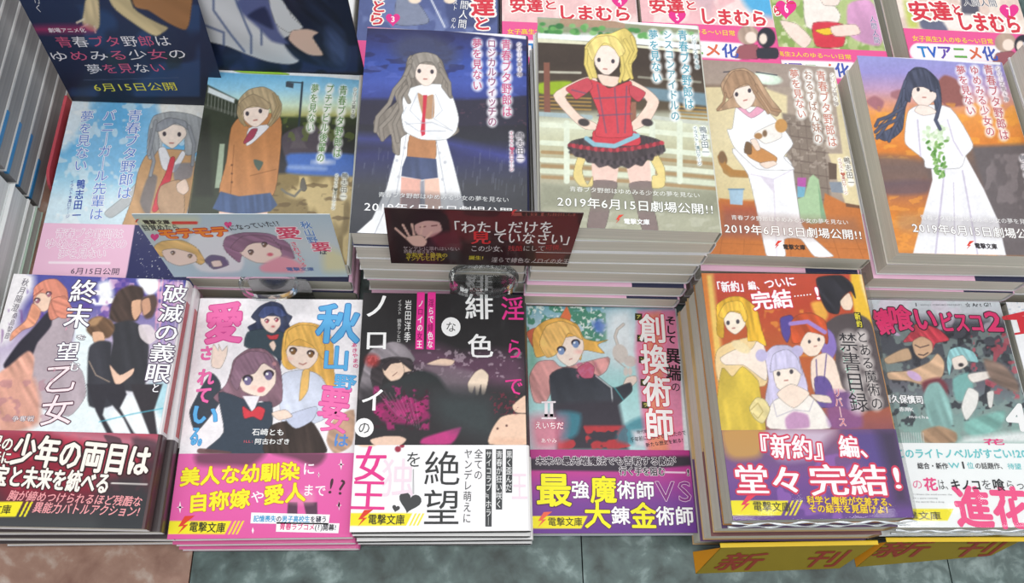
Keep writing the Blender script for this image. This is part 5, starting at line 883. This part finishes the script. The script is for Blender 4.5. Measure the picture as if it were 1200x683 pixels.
a.t('の', 540, 460, 605, 460, 62, c='e86a98'); a.t('花', 608, 460, 690, 460, 78, c='e84a88', b=.04); a.t('は、', 692, 462, 775, 462, 66, c='3c3c40'); a.t('キノコ', 765, 462, 945, 464, 66, c='2c2c30', b=.04); a.t('を', 945, 462, 1008, 462, 64, c='3c3c40'); a.t('喰', 1010, 462, 1082, 464, 72, c='2c2c30', b=.03); a.t('らって', 1085, 464, 1260, 466, 60, c='3c3c40'); a.t('進花', 785, 585, 1225, 600, 250, c='f0568c', b=.045); a.t('花', 955, 212, 1085, 214, 36, c='e84a88', b=.04)
a.t('It blows the wind across the', 545, 518, 775, 520, 14, c='6a6a70'); a.t('On a pure running', 548, 540, 690, 541, 14, c='6a6a70'); a.t('the world like a drop', 560, 562, 730, 563, 14, c='6a6a70')
imprint(a, 440, 672, 310, 68, slash=0); a.t('電撃文庫', 440, 642, 712, 644, 50, c='3a3528', b=.01); a.done('band_artwork', 'band_lettering')
a = cover_sheet(B7, .0009); a.fr('G3'); a.all('f2f3f6'); a.nc('9ab0c8', .66, .4, .6, box=(1060, 50, 1500, 170), seed=4); a.t('T', 1075, 200, 1290, 200, 130, c='d83440', b=.05)
a.flat('d83440', 1082, 150, 1200, 122, 1260, 122, 1260, 140, 1090, 165); a.flat('d83440', 1140, 262, 1260, 245, 1260, 232, 1140, 250); a.done()

# ---- rearmost row
def rear(b, frame, num, hx, hy, words, lines, arts, bandl):
    a = cover_sheet(b, .0009); a.fr(frame); arts(a)
    for q in words: a.t(q[0], *q[1:5], q[5], c='d83c4c', b=.04, out='fdf6f0', ow=.07)
    if num: heart(a, 'e83890', hx, hy, bandl[0]); a.t(num, hx-8, hy, hx+8, hy, bandl[0]*1.1, c='fdf4f8', b=.03)
    for q in lines: a.t(*q[:6], c=q[6], **q[7])
    a.done()
def art3(a):
    a.all('5a6698'); a.nc('7a88b8', .5, .06, .7, box=(60, -120, 540, 120), seed=2); a.p('8890a8', 190, -20, 240, -10, 290, 60, 280, 80, 180, 80, soft=1); a.p('4a5480', 350, -40, 450, -20, 520, 60, 470, 90, 360, 80, soft=2); a.e('f4e0cc', 245, -2, 22, 14).e('f4e0cc', 362, 0, 20, 12); a.l('dfe4f0', (300, 0, 345, 90), 5)
rear(A3, 'R2', '3', 172, 64, [('あ', 100, -20, 150, -20, 50), ('と', 98, 22, 150, 22, 44), ('ら', 90, 62, 145, 62, 46), ('達', 430, 20, 510, 20, 72), ('と', 435, 78, 500, 78, 50)],
     [('人間人間', 415, -30, 402, 96, 30, 'fafafc', dict(out='40486a', v=True)), ('イラスト のん', 385, -40, 372, 96, 16, 'fafafc', dict(v=True))], art3, (24,))
def art4(a):
    a.all('f0c8c8'); a.nc('f6e0dc', .5, .04, .8, seed=4); a.p('dca8a8', 600, -60, 720, 0, 700, 60, 560, 60, soft=4, al=.6)
rear(A4, 'H7', '4', 585, 5, [('安達', 130, 22, 268, 22, 62), ('と', 268, 20, 330, 20, 44), ('しまむら', 325, 50, 635, 58, 66)], [], art4, (34,))
def art5(a):
    a.all('f2c0c4'); a.nc('f8e4e0', .5, .04, .8, seed=7); a.p('5ab0e0', 1080, -40, 1200, -40, 1230, 70, 1120, 40, soft=4); a.p('c8b0b8', 850, -20, 980, -20, 960, 60, soft=5, al=.6)
rear(A5, 'H7', '5', 822, 70, [('安達', 705, 25, 850, 25, 62), ('と', 850, 22, 905, 22, 44), ('しまむら', 910, 65, 1195, 78, 72)], [], art5, (36,))
def art6(a):
    a.fr('H8'); a.all('b8c888'); a.nc('8aa85c', .48, .08, .85, seed=3); a.nc('e8ecc8', .6, .1, .7, seed=8); a.p('f6ece4', 290, -20, 360, -30, 440, 60, 400, 130, 300, 110, soft=1); a.p('d84050', 328, 95, 450, 100, 450, 190, 340, 190, soft=1); a.p('f6e0d4', 190, 85, 260, 100, 320, 160, 290, 200, 230, 150, soft=1); a.p('f2c83c', 335, 125, 400, 115, 430, 130, 380, 145); a.p('d8a0c8', 470, 20, 560, 0, 620, 100, 600, 190, 480, 150, soft=1.5, tex=(70, .15, .1)); a.p('f6dcd0', 400, 110, 500, 100, 520, 140, 420, 150, soft=1); a.p('f6e4da', 350, -40, 440, -40, 430, 20, 370, 20)
rear(A6, 'H8', '6', 215, 35, [('と', 205, 0, 255, 0, 36), ('ら', 160, 45, 195, 45, 44)], [('人間人間', 570, 65, 592, 180, 26, '5a4a8c', dict(out='fbf4f8', v=True))], art6, (44,))
def art7(a):
    a.fr('H8'); a.all('e8d0c4'); a.nc('f4e8dc', .5, .06, .8, seed=2); a.p('c8d070', 700, 0, 740, 30, 760, 110, 720, 110, soft=3); a.p('5c5c6c', 940, -40, 1000, -20, 1010, 60, 960, 110, 940, 60, soft=1.5); a.p('6c7088', 770, 80, 860, 80, 880, 130, 780, 120, soft=1.5); a.p('f6ece6', 860, 70, 980, 60, 1080, 120, 900, 125, soft=2)
rear(A7, 'H8', '7', 1135, 48, [('安達', 722, 45, 895, 45, 82), ('と', 895, 40, 945, 40, 50), ('しまむら', 915, 85, 1185, 102, 80)], [('人間人間', 945, 10, 1085, 15, 30, '4a5068', dict(out='fbf6f2'))], art7, (40,))
for b, fr_, tx in ((A4, 'H7', [('女子高生2人のゆる〜い日常', 120, 130, 480, 134, 24), ('TVアニメ化', 205, 200, 560, 204, 60)]), (A5, 'H7', [('女子高生2人のゆる〜い日常', 700, 118, 1062, 138, 24), ('TVアニメ化', 700, 190, 1075, 212, 60)]),
                   (A6, 'H8', [('女子高生2人のゆる〜い日常', 120, 218, 485, 236, 22), ('TVアニメ化', 140, 280, 480, 290, 60)]), (A7, 'H8', [('女子高生2人のゆる〜い日常', 735, 158, 1070, 172, 24), ('TVアニメ化', 760, 212, 1085, 222, 60)])):
    a = band_sheet(b, .001); a.fr(fr_); a.all('ec5f9c'); q = tx[0]; a.t(q[0], *q[1:6], c='f8d850', b=.02); q = tx[1]
    a.l('fbf4f8', (q[1], q[2], q[3], q[4]), q[5]*1.15, soft=.8); a.t(q[0], *q[1:6], c=['3a8ad0', '3a6ac8', '6a50b0', '6ab050', 'e07050', '4a60b8'], b=.03)
    if b is A5 or b is A7:
        o = (1115, 150) if b is A5 else (1120, 180)
        a.e('b8a090', o[0], o[1]-5, 44, 40, tex=(70, .3, .1)).e('f6e2d4', o[0]+12, o[1]+5, 24, 24).p('a06068', o[0]-35, o[1]+40, o[0]+35, o[1]+35, o[0]+50, o[1]+90, o[0]-50, o[1]+90)
        a.e('34343e', o[0]+75, o[1]+5, 38, 42).e('f6e2d4', o[0]+62, o[1]+10, 16, 22).p('3a3a44', o[0]+40, o[1]+50, o[0]+120, o[1]+50, o[0]+120, o[1]+90, o[0]+40, o[1]+90)
    a.done('band_artwork', 'band_lettering')
a = band_sheet(A3, .0012); a.all('e85a98'); a.done('band_artwork', 'band_lettering')

# ---- posters and cards
a = Sheet(P1, P1M, .0003, 0, 0, .110, .150, .0009); a.fr('K1'); a.vg((-200, '2c3a5c'), (200, '283452'), (400, '262f4a'), (600, '242a38')); a.nc('34507c', .5, .02, .8, box=(300, 20, 1150, 560), seed=3); a.nc('2c3a3c', .55, .03, .6, box=(600, 300, 1200, 600), seed=8)
a.p('a8784e', 740, -300, 1100, -300, 1090, 80, 1060, 170, 960, 130, 850, 60, 760, 20, soft=1, tex=(30, .1, .1)); a.p('d8c496', 560, -200, 700, -200, 760, 40, 900, 130, 960, 160, 900, 205, 850, 190, 760, 130, 640, 30, soft=1, tex=(40, .2, .1)); a.p('d9c59c', 480, 60, 490, 0, 540, -40, 565, 0, 570, 140, 545, 180, 500, 170, 470, 130, soft=1, tex=(80, .3, .12)); a.l('e8dcc4', (480, 110, 440, 130), 12).l('e8dcc4', (500, 140, 460, 160), 10).l('e8dcc4', (540, 150, 545, 185), 10)
a.p('c0366a', 200, 152, 480, 150, 540, 178, 470, 186, 215, 186, soft=5, al=.9)
A_, B_ = 'd86488', 'f2eff4'
a.t('劇場アニメ化', 275, 172, 490, 172, 26, c='f8e8f0', b=.02); a.t('青春ブタ野郎は', 318, 240, 975, 232, 62, c=[A_, B_, A_, A_, B_, A_, B_]); a.t('ゆめみる少女の', 280, 322, 1068, 306, 58, c=[B_, A_, B_, A_, B_, A_, B_]); a.t('夢を見ない', 492, 395, 945, 384, 56, c=[B_, A_, A_, B_, A_]); a.t('6月15日公開', 530, 500, 1012, 492, 48, c='f0e850'); a.l('54607c', (480, 458, 1020, 444), 3); a.t('行く', 205, -30, 225, 70, 40, c='e8e8ee', **V_)
a.done('poster_artwork', 'poster_lettering')
a = Sheet(P2, P2M, .0003, 0, -.010, .108, .150, .0009); a.F = (190, 0, 4.983); a.vg((-300, '1c2438'), (250, '1c2640'), (330, '26304e'), (420, '1a1f2c')); a.nc('34406e', .5, .03, .7, box=(230, 260, 1150, 430), seed=4)
a.p('d9dbe0', 130, -300, 620, -300, 640, -40, 740, 60, 820, 160, 760, 200, 700, 240, 800, 350, 740, 376, 620, 360, 500, 320, 380, 270, 220, 225, 200, 120, soft=1, tex=(30, .06, .05)); a.p('606a9c', 440, 0, 620, -60, 650, 60, 680, 180, 740, 260, 640, 240, 560, 160, 470, 80, soft=2); a.p('dcdfe4', 620, -30, 700, 0, 760, 100, 820, 160, 740, 190, 660, 130, soft=1); a.p('2c365c', 500, 90, 600, 40, 650, 170, 560, 130, soft=2)
for q in ((300, 0, 300, 60, 400, 200, 480, 300), (430, 0, 480, 120, 520, 210, 520, 310), (230, 140, 360, 190, 360, 260), (580, 170, 580, 260)): a.l('5a6a94', q, 12, soft=1, al=.9)
a.p('222c44', 700, -100, 900, -60, 1040, 120, 1090, 280, 1060, 400, 900, 380, 780, 340, 720, 260, 900, 300, 940, 220, 860, 120, 760, 40, soft=2, tex=(40, .2, .3)); a.p('54689c', 960, 160, 1040, 200, 1085, 300, 1060, 400, 980, 360, soft=5, al=.6, tex=(50, .3, .15)); a.p('eac8b8', 740, 230, 760, 180, 850, 170, 910, 190, 880, 220, 940, 320, 860, 320, 790, 280, soft=1); a.done('poster_artwork', 'poster_lettering')

a = Sheet(C1, C1M, .0003, -.001, 0, .1045, .070, .0007); a.fr('G8'); a.vg((40, 'aec4d0'), (180, 'c4d0d4'), (320, 'b4ccd8')); a.p('d8d49c', 120, 60, 400, 60, 360, 110, 180, 120, soft=6, al=.7).p('e0d8a0', 1000, 200, 1110, 240, 1120, 310, 1000, 310, soft=6, al=.8); a.p('e0e4e8', 380, 140, 560, 130, 620, 240, 600, 310, 420, 310, 360, 230, soft=2)
a.p('e8c078', 200, 200, 240, 170, 330, 165, 400, 200, 440, 260, 420, 280, 380, 260, 300, 250, 230, 240, tex=(20, .4, .12)).p('f4dccc', 240, 215, 300, 205, 390, 230, 400, 265, 320, 285, 260, 260); eyes(a, 290, 225, 370, 240, 10, '8a7050'); a.p('6a6484', 440, 260, 470, 235, 530, 245, 550, 280, 480, 300, soft=1); a.p('f0dcd0', 470, 265, 510, 260, 520, 285, 480, 290)
a.p('94708a', 525, 190, 540, 150, 620, 130, 740, 135, 830, 180, 860, 250, 800, 240, 740, 200, 620, 230, 600, 270, 540, 220, tex=(20, .4, .14)); a.p('f8e0d2', 600, 210, 660, 180, 760, 180, 800, 230, 760, 270, 680, 270, 620, 240); a.p('947088', 560, 200, 620, 145, 740, 150, 800, 210, 700, 170, 640, 190, 610, 220, tex=(20, .4, .12)); eyes(a, 655, 222, 718, 186, 13, '7a6050'); a.e('e07080', 745, 232, 14, 8); a.p('e8a0b0', 700, 285, 800, 240, 880, 270, 900, 315, 720, 315, soft=2)
a.t('電撃文庫', 150, 80, 275, 80, 20, c='3a3430', b=.03); bolt(a, 112, 88, 22, c='d84030'); a.l('d84030', (290, 84, 400, 84), 14, soft=.4); a.t('目覚めたら', 145, 106, 320, 104, 28, c='3a3a40', b=.01); a.t('モテモテ', 225, 138, 550, 122, 48, c='f08a28', b=.06, out='c83030', ow=.03); a.t('になっていた!?', 550, 108, 790, 84, 28, c='3a3a40', b=.01)
heart(a, 'e04a88', 205, 150, 20); heart(a, 'e04a88', 548, 92, 18); a.t('秋山野', 905, 75, 950, 180, 52, c='5a8ac4', b=.03, out='e8f0f6', **V_); a.t('要', 935, 195, 1030, 195, 46, c='d84a6c', b=.03, out='f8e8ec'); a.t('は', 975, 218, 1012, 222, 26, c='40485c', b=.02); a.t('愛', 770, 130, 890, 132, 58, c='d84a6c', b=.03, out='f8e8ec'); a.t('されている', 850, 170, 905, 290, 34, c='d84a6c', b=.02, out='f8e8ec', **V_); a.t('電撃文庫', 820, 300, 950, 300, 18, c='5a7ab4', b=.02)
a.done('card_artwork', 'card_lettering')
a = Sheet(C2, C2M, .0003, -.0045, 0, .1035, .068, .0007); a.fr('R5'); a.vg((115, '4a1c20'), (200, '3c1618'), (310, '281214')); a.nc('6a2428', .5, .03, .8, box=(330, 120, 800, 310), seed=6); a.p('1e1416', 150, 118, 340, 124, 360, 200, 400, 300, 190, 305, sm=False, soft=5, al=.8)
a.p('d8aca4', 240, 180, 280, 165, 330, 172, 335, 200, 300, 222, 255, 215, soft=1).l('6a3030', (262, 188, 280, 186), 3).l('6a3030', (300, 184, 318, 182), 3); a.p('241618', 215, 200, 225, 150, 290, 132, 350, 150, 360, 210, 340, 200, 325, 168, 280, 166, 245, 180, 240, 215, soft=1)
for q in ((225, 232, 180, 192), (232, 228, 205, 180), (245, 226, 235, 178), (262, 228, 270, 184), (272, 236, 300, 205)): a.l('e4bcac', q, 7, soft=.5)
a.p('e4bcac', 215, 222, 265, 215, 285, 235, 275, 252, 240, 250, soft=.6); a.p('6c2430', 300, 220, 380, 200, 400, 260, 330, 260, soft=3, al=.8)
a.l('a05048', (575, 145, 775, 145), 12, soft=.4); a.t('電撃文庫 毎月10日発売', 600, 145, 775, 145, 13, c='2a1c1c', b=.02); bolt(a, 565, 152, 24, c='e04848'); a.t('「わたしだけを', 345, 188, 710, 188, 44, c='f2eeec', b=.008); a.t('見', 430, 222, 500, 222, 46, c='d8282c', b=.02); a.t('ていなさい」', 505, 222, 790, 228, 42, c='f2eeec', b=.008)
a.t('この少女、', 430, 258, 555, 260, 22, c='d8d0d0'); a.t('残酷にして', 555, 258, 680, 258, 20, c=['b83034', 'b83034', 'c8c0c0', 'c8c0c0', 'c8c0c0']); a.t('可憐。', 680, 255, 750, 255, 20, c='b83034'); a.t('ヤンデレに溺れはいない', 205, 257, 395, 260, 14, c='b8a8a8'); a.t('読者の皆さまへ', 208, 268, 310, 270, 13, c='b8a8a8'); a.t('令和史上最強の', 215, 280, 355, 281, 16, c='b8a830', b=.02); a.t('ヤンデレヒロイン', 215, 292, 345, 293, 16, c='b8a830', b=.02); a.t('誕生!', 425, 289, 475, 290, 14, c='c8b830', b=.02); a.t('淫らで緋色なノロイの女王', 500, 296, 760, 302, 18, c='d0c4c4')
a.done('card_artwork', 'card_lettering')
for S_, M_, x, lab in ((S1, S1M, None, ''), (S2, S2M, None, '')):
    a = Sheet(S_, M_, .00012, 0, 0, .001, .001, .0005)
    if S_ is S1:
        a.fr('C5'); a.t('新', 395, 562, 660, 558, 100, c='8c3c2e', b=.03, sl=0); a.t('刊', 900, 545, 1130, 540, 95, c='8c3c2e', b=.03)
    else:
        a.fr('G5'); a.t('新', 315, 490, 650, 482, 84, c='8c3c2e', b=.03); a.t('刊', 815, 482, 1100, 474, 84, c='8c3c2e', b=.03)
    V = np.concatenate(a.tv); me = bpy.data.meshes.new('sign_lettering')
    # the characters lean with the sign's slanted ends
    c_ = V.mean(0); sh = .55; V[:, 0] += sh*(V[:, 1]-c_[1]); V[:, 2] += .0001; me.from_pydata(V.tolist(), [], a.tf)
    at2 = me.color_attributes.new('ink', 'FLOAT_COLOR', 'POINT'); at2.data.foreach_set('color', np.c_[np.concatenate(a.tc), np.ones(len(V))].ravel().astype(np.float32))
    me.materials.append(INKT); t_ = bpy.data.objects.new('sign_lettering', me); COL.objects.link(t_); t_.parent = S_
